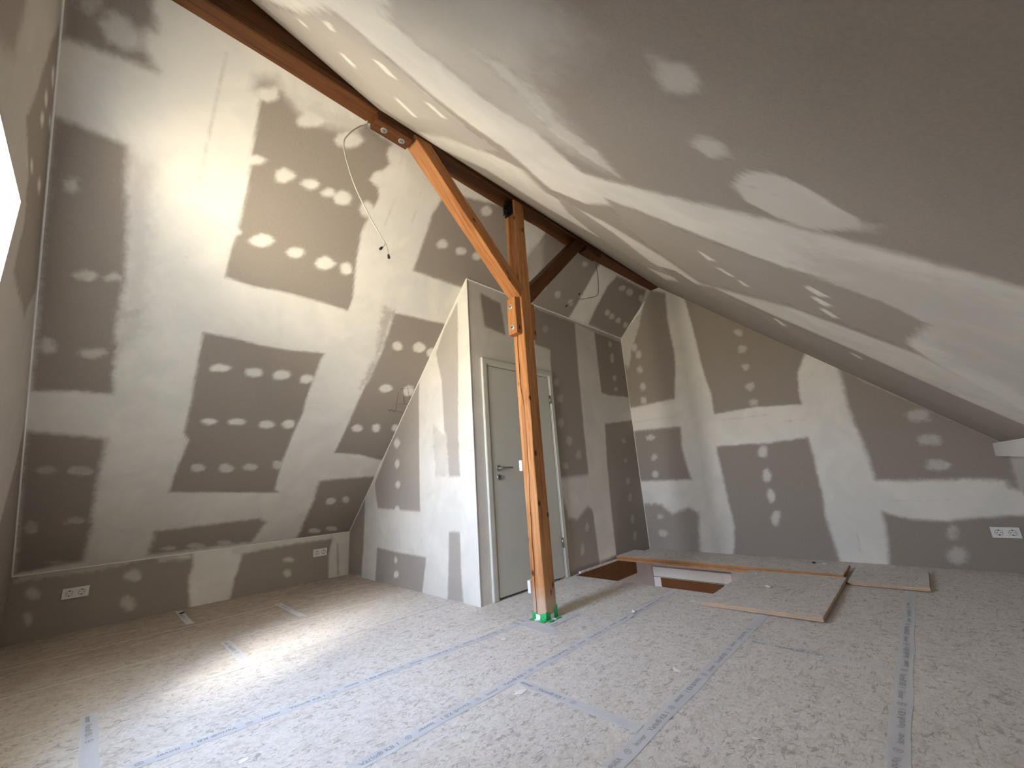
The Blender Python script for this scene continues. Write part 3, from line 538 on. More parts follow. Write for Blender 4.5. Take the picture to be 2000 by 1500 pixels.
(1,0.014,[(-1.237,0.737),(-1.26,0.716),(-1.291,0.705),(-1.332,0.71),(-1.346,0.738),(-1.333,0.766),(-1.291,0.777),(-1.256,0.762)]),
(1,0.014,[(-1.286,0.245),(-1.297,0.219),(-1.32,0.211),(-1.341,0.218),(-1.347,0.241),(-1.341,0.264),(-1.321,0.281),(-1.302,0.264)]),
(1,0.014,[(-1.259,0.114),(-1.279,0.089),(-1.309,0.076),(-1.347,0.077),(-1.356,0.104),(-1.34,0.128),(-1.31,0.142),(-1.273,0.14)]),
 ],
 'clb': [
(1,0.01,[(0.051,3.06),(1.14,3.085),(1.023,2.678),(1.028,2.369),(1.285,2.354),(1.267,2.1),(1.222,0.951),(1.174,0.001),(-0.091,-0.067)]),
(0.1,0.015,[(0.269,2.748),(0.539,2.711),(0.567,2.534),(0.589,2.373),(0.312,2.406)]),
(1,0.015,[(1.827,2.883),(2.249,2.845),(2.247,2.489),(2.242,1.963),(2.419,1.949),(2.923,1.973),(3.008,1.663),(2.236,1.564),(2.181,1.113),(2.147,0.525),(2.135,0.053),(1.793,0.021),(1.781,0.293),(1.765,0.959),(1.772,1.527),(1.788,2.178)]),
(1,0.03,[(1.22,0.941),(1.765,0.959),(1.835,0.555),(1.68,0.623),(1.473,0.512),(1.32,0.543)]),
(0.6,0.006,[(1.048,2.893),(2.965,2.894),(2.937,2.787),(2.357,2.783),(1.793,2.806),(1.038,2.804)]),
(0.45,0.016,[(1.284,2.606),(1.256,2.571),(1.222,2.548),(1.179,2.542),(1.179,2.582),(1.194,2.62),(1.235,2.642),(1.276,2.642)]),
(0.45,0.016,[(1.397,1.994),(1.378,1.955),(1.334,1.939),(1.302,1.953),(1.292,1.98),(1.312,2.011),(1.348,2.039),(1.379,2.02)]),
(0.45,0.016,[(1.43,1.803),(1.421,1.76),(1.369,1.751),(1.319,1.752),(1.322,1.793),(1.337,1.83),(1.383,1.845),(1.433,1.844)]),
(0.45,0.016,[(1.409,1.537),(1.387,1.494),(1.344,1.473),(1.305,1.487),(1.303,1.531),(1.321,1.572),(1.362,1.589),(1.392,1.57)]),
(0.45,0.016,[(1.529,1.338),(1.501,1.297),(1.457,1.275),(1.427,1.3),(1.412,1.335),(1.436,1.374),(1.477,1.396),(1.506,1.371)]),
(0.45,0.016,[(1.674,1.181),(1.653,1.142),(1.611,1.133),(1.572,1.141),(1.559,1.181),(1.587,1.219),(1.63,1.239),(1.669,1.222)]),
(0.45,0.016,[(1.408,1.067),(1.392,1.043),(1.354,1.025),(1.322,1.044),(1.31,1.069),(1.333,1.091),(1.366,1.101),(1.397,1.091)]),
(0.45,0.016,[(1.673,0.412),(1.652,0.379),(1.621,0.366),(1.594,0.383),(1.593,0.421),(1.608,0.457),(1.64,0.462),(1.662,0.445)]),
(0.45,0.016,[(1.548,0.199),(1.528,0.162),(1.498,0.15),(1.477,0.175),(1.47,0.211),(1.49,0.241),(1.518,0.261),(1.543,0.239)]),
(0.7,0.012,[(2.665,2.701),(2.65,2.662),(2.605,2.649),(2.575,2.656),(2.557,2.679),(2.586,2.713),(2.625,2.737),(2.663,2.733)]),
(0.7,0.012,[(2.665,2.493),(2.647,2.434),(2.603,2.415),(2.57,2.427),(2.568,2.476),(2.592,2.535),(2.638,2.566),(2.666,2.541)]),
(0.7,0.012,[(2.663,2.209),(2.645,2.179),(2.607,2.16),(2.579,2.172),(2.571,2.196),(2.585,2.23),(2.628,2.249),(2.67,2.245)]),
(0.7,0.012,[(2.653,2.058),(2.633,2.033),(2.6,2.025),(2.578,2.032),(2.57,2.048),(2.584,2.069),(2.614,2.081),(2.64,2.076)]),
(0.45,0.014,[(2.691,1.366),(2.675,1.334),(2.633,1.328),(2.6,1.337),(2.585,1.363),(2.61,1.395),(2.652,1.402),(2.682,1.391)]),
(0.45,0.014,[(2.67,1.108),(2.638,1.086),(2.606,1.076),(2.572,1.082),(2.564,1.11),(2.589,1.133),(2.623,1.141),(2.653,1.133)]),
(0.45,0.014,[(2.666,0.851),(2.639,0.826),(2.6,0.811),(2.565,0.827),(2.554,0.856),(2.587,0.877),(2.62,0.887),(2.647,0.874)]),
(0.45,0.014,[(2.657,0.65),(2.632,0.615),(2.596,0.608),(2.563,0.618),(2.566,0.657),(2.586,0.692),(2.622,0.703),(2.659,0.693)]),
(0.45,0.014,[(2.648,0.387),(2.623,0.355),(2.588,0.348),(2.557,0.36),(2.55,0.397),(2.575,0.434),(2.617,0.451),(2.65,0.429)]),
(0.45,0.014,[(2.655,0.193),(2.631,0.164),(2.595,0.144),(2.562,0.165),(2.562,0.206),(2.584,0.244),(2.625,0.251),(2.651,0.228)]),
 ],
 'far': [
(0,0.018,[(-0.042,2.839),(0.372,3.128),(0.515,3.405),(0.735,3.262),(0.707,2.874),(0.718,2.402),(0.692,2.161),(0.623,1.831),(-0.055,1.818)]),
(0.5,0.02,[(-0.026,2.834),(0.372,3.128),(0.291,2.91),(0.15,2.65),(0.052,2.376),(-0.027,2.548)]),
(0,0.015,[(0.965,3.112),(1.592,2.531),(2.067,2.049),(1.96,1.853),(1.934,1.676),(1.925,1.519),(1.52,1.565),(1.062,1.56),(1.07,1.801),(1.029,2.079),(1.01,2.502),(0.988,2.819)]),
(0,0.03,[(2.299,1.834),(2.489,1.628),(2.833,1.316),(3.157,1.009),(3.19,0.868),(3.174,0.611),(3.122,0.633),(3.117,0.692),(2.79,0.713),(2.339,0.723),(2.324,1.062),(2.3,1.27),(2.286,1.483)]),
(0,0.022,[(-0.001,1.504),(0.643,1.474),(0.617,1.21),(0.655,0.873),(0.671,0.824),(-0.014,0.833)]),
(0,0.022,[(1.013,1.186),(1.292,1.178),(1.542,1.161),(1.91,1.181),(1.923,0.969),(1.916,0.626),(1.902,0.38),(1.938,-0.056),(0.979,-0.062),(1.054,0.288),(1.032,0.703)]),
(0.1,0.035,[(-0.015,0.547),(0.237,0.544),(0.369,0.421),(0.572,0.498),(0.689,0.44),(0.633,0.051),(0.632,-0.089),(-0.025,-0.109)]),
(0,0.025,[(2.327,0.452),(2.499,0.388),(2.715,0.378),(2.922,0.405),(3.382,0.452),(3.277,-0.074),(2.27,-0.035),(2.319,0.254)]),
(0.8,0.004,[(1.141,1.487),(1.602,1.471),(1.6,1.46),(1.138,1.469)]),
(0.8,0.004,[(1.727,1.373),(1.93,1.368),(1.928,1.358),(1.725,1.362)]),
(0.8,0.004,[(2.331,0.55),(2.784,0.55),(2.782,0.542),(2.329,0.541)]),
(0.75,0.004,[(2.097,0.269),(2.112,0.269),(2.105,0.081),(2.091,0.08)]),
(0.8,0.004,[(0.033,1.625),(0.615,1.621),(0.613,1.609),(0.029,1.605)]),
(0.55,0.02,[(0.219,2.781),(0.201,2.751),(0.17,2.733),(0.136,2.759),(0.128,2.809),(0.154,2.844),(0.189,2.854),(0.222,2.829)]),
(0.55,0.02,[(0.273,2.518),(0.251,2.482),(0.217,2.477),(0.188,2.5),(0.186,2.542),(0.203,2.575),(0.235,2.591),(0.268,2.567)]),
(0.55,0.02,[(0.267,2.307),(0.247,2.273),(0.215,2.266),(0.187,2.287),(0.175,2.33),(0.199,2.364),(0.233,2.382),(0.256,2.346)]),
(0.55,0.02,[(0.271,2.069),(0.256,2.033),(0.223,2.025),(0.19,2.042),(0.183,2.088),(0.203,2.13),(0.24,2.134),(0.262,2.105)]),
(0.55,0.02,[(0.253,1.882),(0.234,1.846),(0.201,1.837),(0.176,1.861),(0.163,1.899),(0.182,1.941),(0.217,1.937),(0.248,1.925)]),
(0.55,0.02,[(0.232,2.641),(0.215,2.604),(0.18,2.589),(0.146,2.618),(0.143,2.667),(0.167,2.698),(0.2,2.719),(0.223,2.681)]),
(0.5,0.02,[(1.534,2.436),(1.521,2.406),(1.488,2.41),(1.463,2.43),(1.447,2.464),(1.468,2.493),(1.502,2.488),(1.528,2.468)]),
(0.5,0.02,[(1.544,2.24),(1.524,2.212),(1.493,2.204),(1.456,2.22),(1.463,2.263),(1.479,2.294),(1.511,2.299),(1.535,2.276)]),
(0.5,0.02,[(1.529,2.03),(1.514,2.002),(1.481,1.995),(1.454,2.018),(1.445,2.051),(1.47,2.07),(1.496,2.077),(1.528,2.064)]),
(0.5,0.02,[(1.53,1.796),(1.515,1.765),(1.483,1.754),(1.457,1.778),(1.447,1.814),(1.472,1.841),(1.501,1.851),(1.536,1.838)]),
(0.5,0.02,[(1.534,1.614),(1.525,1.584),(1.493,1.586),(1.461,1.595),(1.458,1.628),(1.476,1.655),(1.506,1.655),(1.527,1.639)]),
(0.6,0.02,[(0.285,1.378),(0.257,1.361),(0.221,1.356),(0.177,1.365),(0.162,1.393),(0.195,1.409),(0.231,1.423),(0.268,1.404)]),
(0.6,0.02,[(0.287,1.127),(0.266,1.097),(0.234,1.082),(0.195,1.093),(0.197,1.135),(0.217,1.166),(0.249,1.176),(0.276,1.16)]),
(0.6,0.02,[(0.259,0.909),(0.248,0.874),(0.215,0.874),(0.19,0.885),(0.173,0.915),(0.193,0.95),(0.229,0.963),(0.252,0.939)]),
(0.7,0.02,[(1.523,1.075),(1.507,1.024),(1.47,1.016),(1.441,1.034),(1.442,1.083),(1.464,1.12),(1.494,1.14),(1.524,1.125)]),
(0.7,0.02,[(1.518,0.817),(1.493,0.769),(1.459,0.752),(1.432,0.772),(1.43,0.822),(1.451,0.87),(1.486,0.895),(1.507,0.861)]),
(0.7,0.02,[(1.506,0.622),(1.488,0.564),(1.457,0.543),(1.443,0.578),(1.435,0.624),(1.458,0.681),(1.485,0.687),(1.503,0.669)]),
(0.7,0.02,[(1.512,0.39),(1.491,0.345),(1.458,0.302),(1.436,0.338),(1.428,0.389),(1.458,0.437),(1.487,0.453),(1.519,0.45)]),
(0.5,0.03,[(2.823,1.259),(2.794,1.219),(2.731,1.216),(2.681,1.243),(2.66,1.285),(2.704,1.312),(2.755,1.325),(2.802,1.299)]),
(0.5,0.03,[(2.829,1.04),(2.81,1.008),(2.751,1.004),(2.697,1.021),(2.684,1.057),(2.715,1.086),(2.771,1.093),(2.825,1.075)]),
(0.5,0.03,[(2.839,0.832),(2.81,0.804),(2.754,0.796),(2.705,0.812),(2.702,0.843),(2.716,0.873),(2.772,0.873),(2.809,0.858)]),
(0.5,0.03,[(2.756,0.286),(2.74,0.244),(2.718,0.233),(2.701,0.243),(2.705,0.285),(2.719,0.331),(2.742,0.34),(2.757,0.325)]),
(0.5,0.03,[(2.778,0.118),(2.755,0.071),(2.705,0.046),(2.669,0.069),(2.663,0.11),(2.687,0.155),(2.732,0.165),(2.769,0.157)]),
(0.6,0.02,[(0.272,0.19),(0.246,0.153),(0.199,0.147),(0.153,0.148),(0.149,0.186),(0.163,0.226),(0.214,0.234),(0.249,0.22)]),
(0.6,0.02,[(0.239,0.39),(0.226,0.365),(0.194,0.36),(0.163,0.365),(0.155,0.389),(0.175,0.41),(0.203,0.418),(0.23,0.411)]),
 ],
}
PENCIL = [[[-0.929,-0.057,1.938],[-0.901,0.082,1.965]],[[-1.065,-0.015,1.806],[-1.045,0.118,1.826],[-1.051,0.16,1.82]],[[-0.953,-0.067,1.915],[-1.112,-0.012,1.76]],[[-0.914,-0.048,1.952],[-1.058,0.065,1.812]],[[-1.117,-0.091,1.755],[-1.125,0.013,1.748],[-1.133,0.109,1.74],[-1.138,0.186,1.735]],[[-1.109,-0.107,1.763],[-1.14,-0.068,1.734],[-1.11,-0.06,1.762],[-1.141,-0.02,1.732],[-1.111,-0.001,1.761]],[[-0.9,0.003,1.966],[-1.017,0.102,1.852]]]

def inside_dist(pts, A, B):
    """signed distance (m), positive inside the outline"""
    P = np.array(pts, float); d = np.full(A.shape, 1e9); ins = np.zeros(A.shape, bool)
    for i in range(len(P)):
        ax, ay = P[i - 1]; bx, by = P[i]
        ex, ey = bx - ax, by - ay; L = ex * ex + ey * ey + 1e-12
        t = np.clip(((A - ax) * ex + (B - ay) * ey) / L, 0, 1)
        d = np.minimum(d, (A - ax - t * ex) ** 2 + (B - ay - t * ey) ** 2)
        c = ((ay > B) != (by > B))
        with np.errstate(divide='ignore', invalid='ignore'):
            xi = ex * (B - ay) / (ey if abs(ey) > 1e-12 else 1e-12) + ax
        ins ^= c & (A < xi)
    d = np.sqrt(d)
    return np.where(ins, d, -d)
def skim_at(key, A, B, base, bscale):
    v = np.full(A.shape, base, float); E = np.zeros(A.shape)
    for val, soft, pts in SKIM[key]:
        P = [(a, b_ * bscale) for a, b_ in pts]
        a0 = min(q[0] for q in P) - .1; a1 = max(q[0] for q in P) + .1
        b0 = min(q[1] for q in P) - .1; b1 = max(q[1] for q in P) + .1
        sel = (A > a0) & (A < a1) & (B * bscale > b0) & (B * bscale < b1)
        if not sel.any(): continue
        sd = inside_dist(P, A[sel], B[sel] * bscale)
        t = np.clip(.5 + sd / (2 * max(soft, .004)), 0, 1); t = t * t * (3 - 2 * t)
        v[sel] = v[sel] * (1 - t) + val * t
        E[sel] = np.maximum(E[sel] * (1 - t * t), 4 * t * (1 - t) * (1.0 if soft < .05 else .35))
    return v, E
def surface(name, key, fn, arange, blo, bhi, base, step=.016, bscale=1.0, flip=False, hole=None, thick=.06, label=None):
    """dense sheet of plasterboard: fn(a, b) -> xyz; the compound amount is stored per vertex"""
    a0, a1 = arange
    na = int(math.ceil((a1 - a0) / step)) + 1
    av = np.linspace(a0, a1, na)
    if hole: # snap columns to the opening
        for hx in hole[:2]: av[np.argmin(abs(av - hx))] = hx
    lo_ = np.array([blo(a) for a in av]); hi_ = np.array([bhi(a) for a in av])
    nb = int(math.ceil((hi_ - lo_).max() * bscale / step)) + 1
    t = np.linspace(0, 1, nb)
    A = np.repeat(av[:, None], nb, 1); B = lo_[:, None] + (hi_ - lo_)[:, None] * t[None, :]
    if hole:  # constant rows around the opening
        for k, hz in enumerate(hole[2:]):
            j = int(np.clip(np.argmin(abs(B[(np.abs(av - (hole[0] + hole[1]) / 2)).argmin()] - hz)), 1, nb - 2))
            for i in range(na):
                if hole[0] - 1e-6 <= av[i] <= hole[1] + 1e-6:
                    B[i, :] = B[i, :]
            # rebuild rows linearly below/above the snapped row inside the columns of the opening
        i0 = int(np.argmin(abs(av - hole[0]))); i1 = int(np.argmin(abs(av - hole[1])))
        z0, z1 = hole[2], hole[3]
        mid = (i0 + i1) // 2
        j0 = int(np.argmin(abs(B[mid] - z0))) if z0 > lo_[mid] + 1e-6 else 0
        j1 = int(np.argmin(abs(B[mid] - z1)))
        for i in range(na):
            B[i, :j0 + 1] = np.linspace(lo_[i], z0, j0 + 1) if j0 > 0 else B[i, :1]
            B[i, j0:j1 + 1] = np.linspace(z0, z1, j1 - j0 + 1)
            B[i, j1:] = np.linspace(z1, max(hi_[i], z1 + .01), nb - j1)
    X, Y, Z = fn(A, B)
    co = np.stack([X, Y, Z], -1).reshape(-1, 3)
    idx = np.arange(na * nb).reshape(na, nb)
    q = np.stack([idx[:-1, :-1], idx[1:, :-1], idx[1:, 1:], idx[:-1, 1:]], -1)
    keep = np.ones((na - 1, nb - 1), bool)
    if hole: keep[i0:i1, j0:j1] = False
    q = q[keep].reshape(-1, 4)
    if flip: q = q[:, ::-1]
    me = bpy.data.meshes.new(name)
    me.vertices.add(len(co)); me.vertices.foreach_set('co', co.ravel().astype(np.float32))
    me.loops.add(q.size); me.loops.foreach_set('vertex_index', q.ravel().astype(np.int32))
    me.polygons.add(len(q)); me.polygons.foreach_set('loop_start', np.arange(0, q.size, 4, dtype=np.int32))
    me.polygons.foreach_set('loop_total', np.full(len(q), 4, np.int32))
    me.update(calc_edges=True); me.validate()
    at = me.attributes.new('skim', 'FLOAT', 'POINT')
    v_, e_ = skim_at(key, A, B, base, bscale)
    at.data.foreach_set('value', v_.ravel().astype(np.float32))
    at = me.attributes.new('seam', 'FLOAT', 'POINT')
    at.data.foreach_set('value', e_.ravel().astype(np.float32))
    o = link(name, me, M['drywall'])
    if thick:
        md = o.modifiers.new('board_thickness', 'SOLIDIFY'); md.thickness = thick; md.offset = -1.0
    tag(o, label, None, None, 'structure')
    return o
SEC = math.sqrt(1 + SL * SL)
zl = lambda x: ZT + SL * x            # left slope height over x
zr = lambda x: DR - SR * x            # right slope height over x
def zr_warp(X, Y):
    k = np.clip(-1.12 - Y, 0, None)
    f = np.clip((2.1 - X) / 1.45, 0, 1)
    return DR - SR * X + .25 * k * f * f * (3 - 2 * f)

surface('wall_left', 'knee', lambda A, B: (A * 0 + XK, A, B), (YN - .06, YA + .05), lambda a: -.02, lambda a: ZK + .0, 0.05, flip=False,
        label='low knee wall of grey plasterboard with two double sockets')
surface('ceiling_left', 'left', lambda A, B: (B, A, zl(B)), (YN - .06, YG + .06), lambda a: XK, lambda a: .575, 1.0, bscale=SEC, flip=False,
        label='tall left roof slope of plasterboard with white filled joints')
surface('ceiling_right', 'right', lambda A, B: (B, A, zr_warp(B, A)), (YN - .06, YG + .06), lambda a: .63, lambda a: 3.26, .10, bscale=1.384, flip=False,
        label='right roof slope hanging low over the camera with pale filled seams')
gtop = lambda x: min(zl(x), zr(x) + .5) + .05 if x < .6 else zr(x) + .45 * max(0, min(1, (2.1 - x) / 1.0)) + .05
surface('wall_window', 'near', lambda A, B: (A, A * 0 + YN, B), (XK - .06, 3.24), lambda a: -.02, lambda a: max(gtop(a), ZK + .03), .42, step=.02, flip=True,
        hole=(WX0, WX1, WZ0, WZ1), thick=.06, label='gable wall with the window, at the left edge')
surface('wall_closet', 'cla', lambda A, B: (A, A * 0 + YA, B), (XK, -.003), lambda a: -.02, lambda a: zl(a) + .01, .96, flip=False, thick=.05,
        label='triangular closet side wall covered in white compound')
surface('wall_door', 'clb', lambda A, B: (A * 0, A, B), (YA + .003, YG + .05), lambda a: -.02, lambda a: ZT + .01, .12, flip=False,
        hole=(.292, 1.187, -.02, 2.022), thick=.05, label='closet front wall with the white door')
surface('wall_gable', 'far', lambda A, B: (A, A * 0 + YG, B), (-.05, 3.24), lambda a: -.02, lambda a: min(zl(a) + .03, zr(a) + .05), .95, flip=False, thick=.06,
        label='far gable wall behind the stair opening')
surface('wall_right', 'near', lambda A, B: (A * 0 + 3.176, A, B), (YN - .06, YG + .06), lambda a: -.02, lambda a: zr(3.176) + .02, .9, step=.05, flip=True,
        label='low knee wall on the right under the white purlin')

# corner beads: thin pale plastic strips along the plaster corners
def strip_obj(name, pts, r, mat, label):
    bm = bmesh.new(); tube(bm, pts, r, 6)
    return tag(from_bm(name, bm, mat), label, None, None, 'structure')
strip_obj('trim_1', [(0.001, YA - .001, 0), (0.001, YA - .001, ZT)], .004, M['bead'], 'white corner bead of the closet corner')
strip_obj('trim_2', [(XK, YN, ZK), (XK, YA, ZK)], .006, M['bead'], 'pale bead along the top of the left knee wall')
strip_obj('trim_3', [(XK, YA, ZK), (-.002, YA - .002, ZT)], .006, M['bead'], 'pale seam between closet and left slope')
strip_obj('trim_4', [(0.004, YA, ZT), (0.004, YG, ZT)], .007, M['bead'], 'pale seam above the door wall')
strip_obj('trim_5', [(0.001, YG - .002, 0), (0.001, YG - .002, ZT)], .004, M['bead'], 'pale seam of the far inner corner')
strip_obj('trim_6', [(XK, YN + .003, ZK), (.54, YN + .003, zl(.54))], .007, M['bead'], 'ragged seam between window wall and left slope')

# ------------------------------------------------------------------ window in the near gable (left of the frame)
win = bpy.data.objects.new('window_1', None); COL.objects.link(win); win.location = ((WX0 + WX1) / 2, YN, WZ0)
tag(win, 'bright gable window at the left edge', None, None, 'structure')
def local(bm, root):
    bmesh.ops.translate(bm, verts=bm.verts, vec=-Vector(root.location)); return bm
RD = .24
bm = bmesh.new(); e_ = .03
bbox(bm, WX0 - e_, WX0 + .002, YN - RD - .05, YN - .0005, WZ0 - e_, WZ1 + e_); bbox(bm, WX1 - .002, WX1 + e_, YN - RD - .05, YN - .0005, WZ0 - e_, WZ1 + e_)
bbox(bm, WX0, WX1, YN - RD - .05, YN - .0005, WZ1 - .002, WZ1 + e_); bbox(bm, WX0, WX1, YN - RD - .05, YN + .03, WZ0 - e_, WZ0)
from_bm('window_reveal', local(bm, win), M['sill'], win)
bm = bmesh.new(); y0, y1 = YN - RD - .05, YN - RD + .02
for x0, x1, z0, z1 in ((WX0, WX0 + .05, WZ0, WZ1), (WX1 - .05, WX1, WZ0, WZ1), (WX0, WX1, WZ0, WZ0 + .05), (WX0, WX1, WZ1 - .05, WZ1), (.50, .535, WZ0, WZ1)):
    bbox(bm, x0, x1, y0, y1, z0, z1, bev=.004)
from_bm('window_frame', local(bm, win), M['plastic'], win)
bm = bmesh.new(); bbox(bm, WX0 + .05, .50, y0 + .03, y0 + .036, WZ0 + .05, WZ1 - .05)
from_bm('pane', local(bm, win), M['glass'], win)
bm = bmesh.new(); bbox(bm, .535, WX1 - .05, y0 + .03, y0 + .036, WZ0 + .05, WZ1 - .05)
from_bm('pane', local(bm, win), M['glass'], win)

# ------------------------------------------------------------------ floor with the stair opening
OX0, OX1, OY0, OY1 = .03, 1.44, 1.315, 2.56
bm = bmesh.new()
def floor_piece(x0, x1, y0, y1, t=.20):
    fs = bbox(bm, x0, x1, y0, y1, -t, 0.0)
    for i, f in enumerate(fs): f.material_index = 0 if i == 1 else 1
floor_piece(-2.52, 3.24, YN - .08, OY0); floor_piece(-2.52, OX0, OY0, 2.50); floor_piece(-2.52, OX0, 2.50, OY1, .022); floor_piece(OX1, 3.24, OY0, OY1); floor_piece(-2.52, 3.24, OY1, YG + .02, .022)
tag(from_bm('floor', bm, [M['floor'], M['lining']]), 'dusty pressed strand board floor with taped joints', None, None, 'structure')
# shaft below
bm = bmesh.new()
bbox(bm, -.06, .0, 1.2, 2.5, -2.5, -.2); bbox(bm, -.06, .0, 2.5, 3.0, -2.5, -.023); bbox(bm, 0, 2.6, 2.936, 3.0, -2.5, -.023); bbox(bm, 0, 2.6, 1.2, 1.26, -2.5, -.2); bbox(bm, 2.54, 2.6, 1.26, 2.94, -2.5, -.2)
bbox(bm, -.06, 2.6, 1.2, 3.0, -2.56, -2.5)
tag(from_bm('wall_stairwell', bm, M['plaster']), 'grey plastered walls inside the stair opening', None, None, 'structure')
dr2 = bpy.data.objects.new('door_2', None); COL.objects.link(dr2); dr2.location = (.45, 2.94, -2.4)
tag(dr2, 'brown door in white casing seen down the stair opening', None, None, 'structure')
bm = bmesh.new()
bbox(bm, .012, .098, 2.915, 2.94, -2.5, -.205, bev=.004); bbox(bm, .84, .93, 2.915, 2.94, -2.5, -.205, bev=.004)
bbox(bm, .098, .84, 2.915, 2.94, -.325, -.205, bev=.004)
from_bm('casing', local(bm, dr2), M['plastic'], dr2)
bm = bmesh.new(); bbox(bm, .098, .84, 2.925, 2.94, -2.48, -.325)
from_bm('door_leaf', local(bm, dr2), M['brown'], dr2)
strip_obj('trim_7', [(.012, 2.913, -.318), (.93, 2.913, -.318)], .003, M['dkgreen'], 'thin green strip of tape over the lower door')

# loose rim board along the left side of the opening
bm = bmesh.new(); bbox(bm, .004, .03, 1.40, 2.12, 0.001, .018, bev=.002)
o = from_bm('wooden_lath', bm, M['board']); tag(o, 'narrow chipboard lath along the left rim of the stair opening', 'lath')

# ------------------------------------------------------------------ loose boards
def plank(name, x0, x1, y0, y1, z0, z1, label, rot=0, tilt=0, edge='edge'):
    cx, cy_ = (x0 + x1) / 2, (y0 + y1) / 2
    bm = bmesh.new(); hx, hy, t = (x1 - x0) / 2, (y1 - y0) / 2, z1 - z0
    # ragged, slightly chipped edge
    nx = max(3, int(hx * 2 / .05)); ny = max(3, int(hy * 2 / .05))
    per = [(-hx + 2 * hx * i / nx, -hy) for i in range(nx)] + [(hx, -hy + 2 * hy * i / ny) for i in range(ny)] + \
          [(hx - 2 * hx * i / nx, hy) for i in range(nx)] + [(-hx, hy - 2 * hy * i / ny) for i in range(ny)]
    rnd = random.Random(hash(round(x0 * 100 + y0 * 10)) & 255)
    rings = []
    for z, ins in ((0, .0), (t * .45, 0.0), (t * .5, -.003), (t * .55, 0.0), (t - .0015, 0.0), (t, .0015)):
        rings.append([bm.verts.new((x * (1 - ins / hx) + rnd.uniform(-1, 1) * .0012, y * (1 - ins / hy) + rnd.uniform(-1, 1) * .0012, z)) for x, y in per])
    n = len(per)
    for i in range(len(rings) - 1):
        for k in range(n):
            f = bm.faces.new((rings[i][k], rings[i][(k + 1) % n], rings[i + 1][(k + 1) % n], rings[i + 1][k])); f.material_index = 1
    bm.faces.new(rings[0][::-1]); bm.faces.new(rings[-1])
    o = from_bm(name, bm, [M['board'], M[edge]])
    o.location = (cx, cy_, z0); o.rotation_euler = (0, tilt, rot)
    return tag(o, label, 'board', 'loose floor boards around the stair opening')
plank('chipboard_panel', .012, 2.03, 2.118, 2.55,   .001, .022, 'lower of the two long chipboard panels stacked over the back of the stair opening')
plank('chipboard_panel', .006, 2.05, 2.124, 2.545, .027, .049, 'upper of the two long chipboard panels stacked over the back of the stair opening')
plank('chipboard_panel', 1.372, 2.072, .985, 2.112, .008, .032, 'broad square chipboard panel lying over the right edge of the stair opening', rot=.004, tilt=-.012, edge='dedge')
plank('chipboard_panel', 2.082, 2.532, 2.025, 2.60, .006, .028, 'small chipboard offcut at the foot of the far gable wall, right of the others', tilt=-.010, edge='dedge')

# ------------------------------------------------------------------ ridge beam, post and braces
def timber(name, prof, L, nseg, mat, parent=None, wob=.0015, groove=None, seed=1):
    """prof: outline (x, y); extruded along local Z from 0 to L"""
    rnd = random.Random(seed); bm = bmesh.new(); rings = []
    ph = [rnd.uniform(0, 6) for _ in range(6)]
    for i in range(nseg + 1):
        z = L * i / nseg; ring = []
        for k, (x, y) in enumerate(prof):
            gx = groove(z, k) if groove else 0
            dx = wob * (math.sin(z * 3.1 + ph[k % 6]) + .6 * math.sin(z * 9.7 + ph[(k + 2) % 6])) + rnd.uniform(-1, 1) * wob * .5
            dy = wob * (math.sin(z * 2.3 + ph[(k + 3) % 6]) + .6 * math.sin(z * 8.1 + ph[(k + 4) % 6]))
            ring.append(bm.verts.new((x + gx + dx, y + dy, z)))
        rings.append(ring)
    n = len(prof)
    for i in range(nseg):
        for k in range(n):
            bm.faces.new((rings[i][k], rings[i][(k + 1) % n], rings[i + 1][(k + 1) % n], rings[i + 1][k]))
    bm.faces.new(rings[0][::-1]); bm.faces.new(rings[-1])
    return from_bm(name, bm, mat, parent)
def chamf(x0, x1, y0, y1, c=.006):
    return [(x0 + c, y0), (x1 - c, y0), (x1, y0 + c), (x1, y1 - c), (x1 - c, y1), (x0 + c, y1), (x0, y1 - c), (x0, y0 + c)]
PX0, PX1, PY0, PY1 = .536, .656, .133, .253
PT = 3.335
# post: outline with a drying crack (V groove) running down its window side
crack_x = [(0, .569), (.33, .577), (.7, .582), (1.0, .597), (1.24, .600), (1.47, .603), (1.64, .582), (1.9, .578), (2.1, .586), (PT, .590)]
def cx_at(z):
    for (a, xa), (b_, xb) in zip(crack_x, crack_x[1:]):
        if a <= z <= b_: return xa + (xb - xa) * (z - a) / (b_ - a)
    return .59
post = empty('roof_post', (.596, .193, 0), 'orange pine roof post standing in the middle of the floor, cracked down its face', 'post')
c = .006; hw = .06
prof = [(-hw + c, -hw), (-.005, -hw), (-.001, -hw + .030), (.005, -hw), (hw - c, -hw), (hw, -hw + c), (hw, hw - c), (hw - c, hw), (-hw + c, hw), (-hw, hw - c), (-hw, -hw + c)]
def groove(z, k):
    if k in (1, 2, 3):
        w = .55 + .45 * math.sin(z * 1.9 + .6) ** 2
        off = cx_at(z) - .596 + .002 * math.sin(z * 21)
        return off + {1: .005 * (1 - w), 2: 0, 3: -.005 * (1 - w)}[k]
    return 0
timber('shaft', prof, PT, 120, M['shaft'], post, .0012, groove, 4)
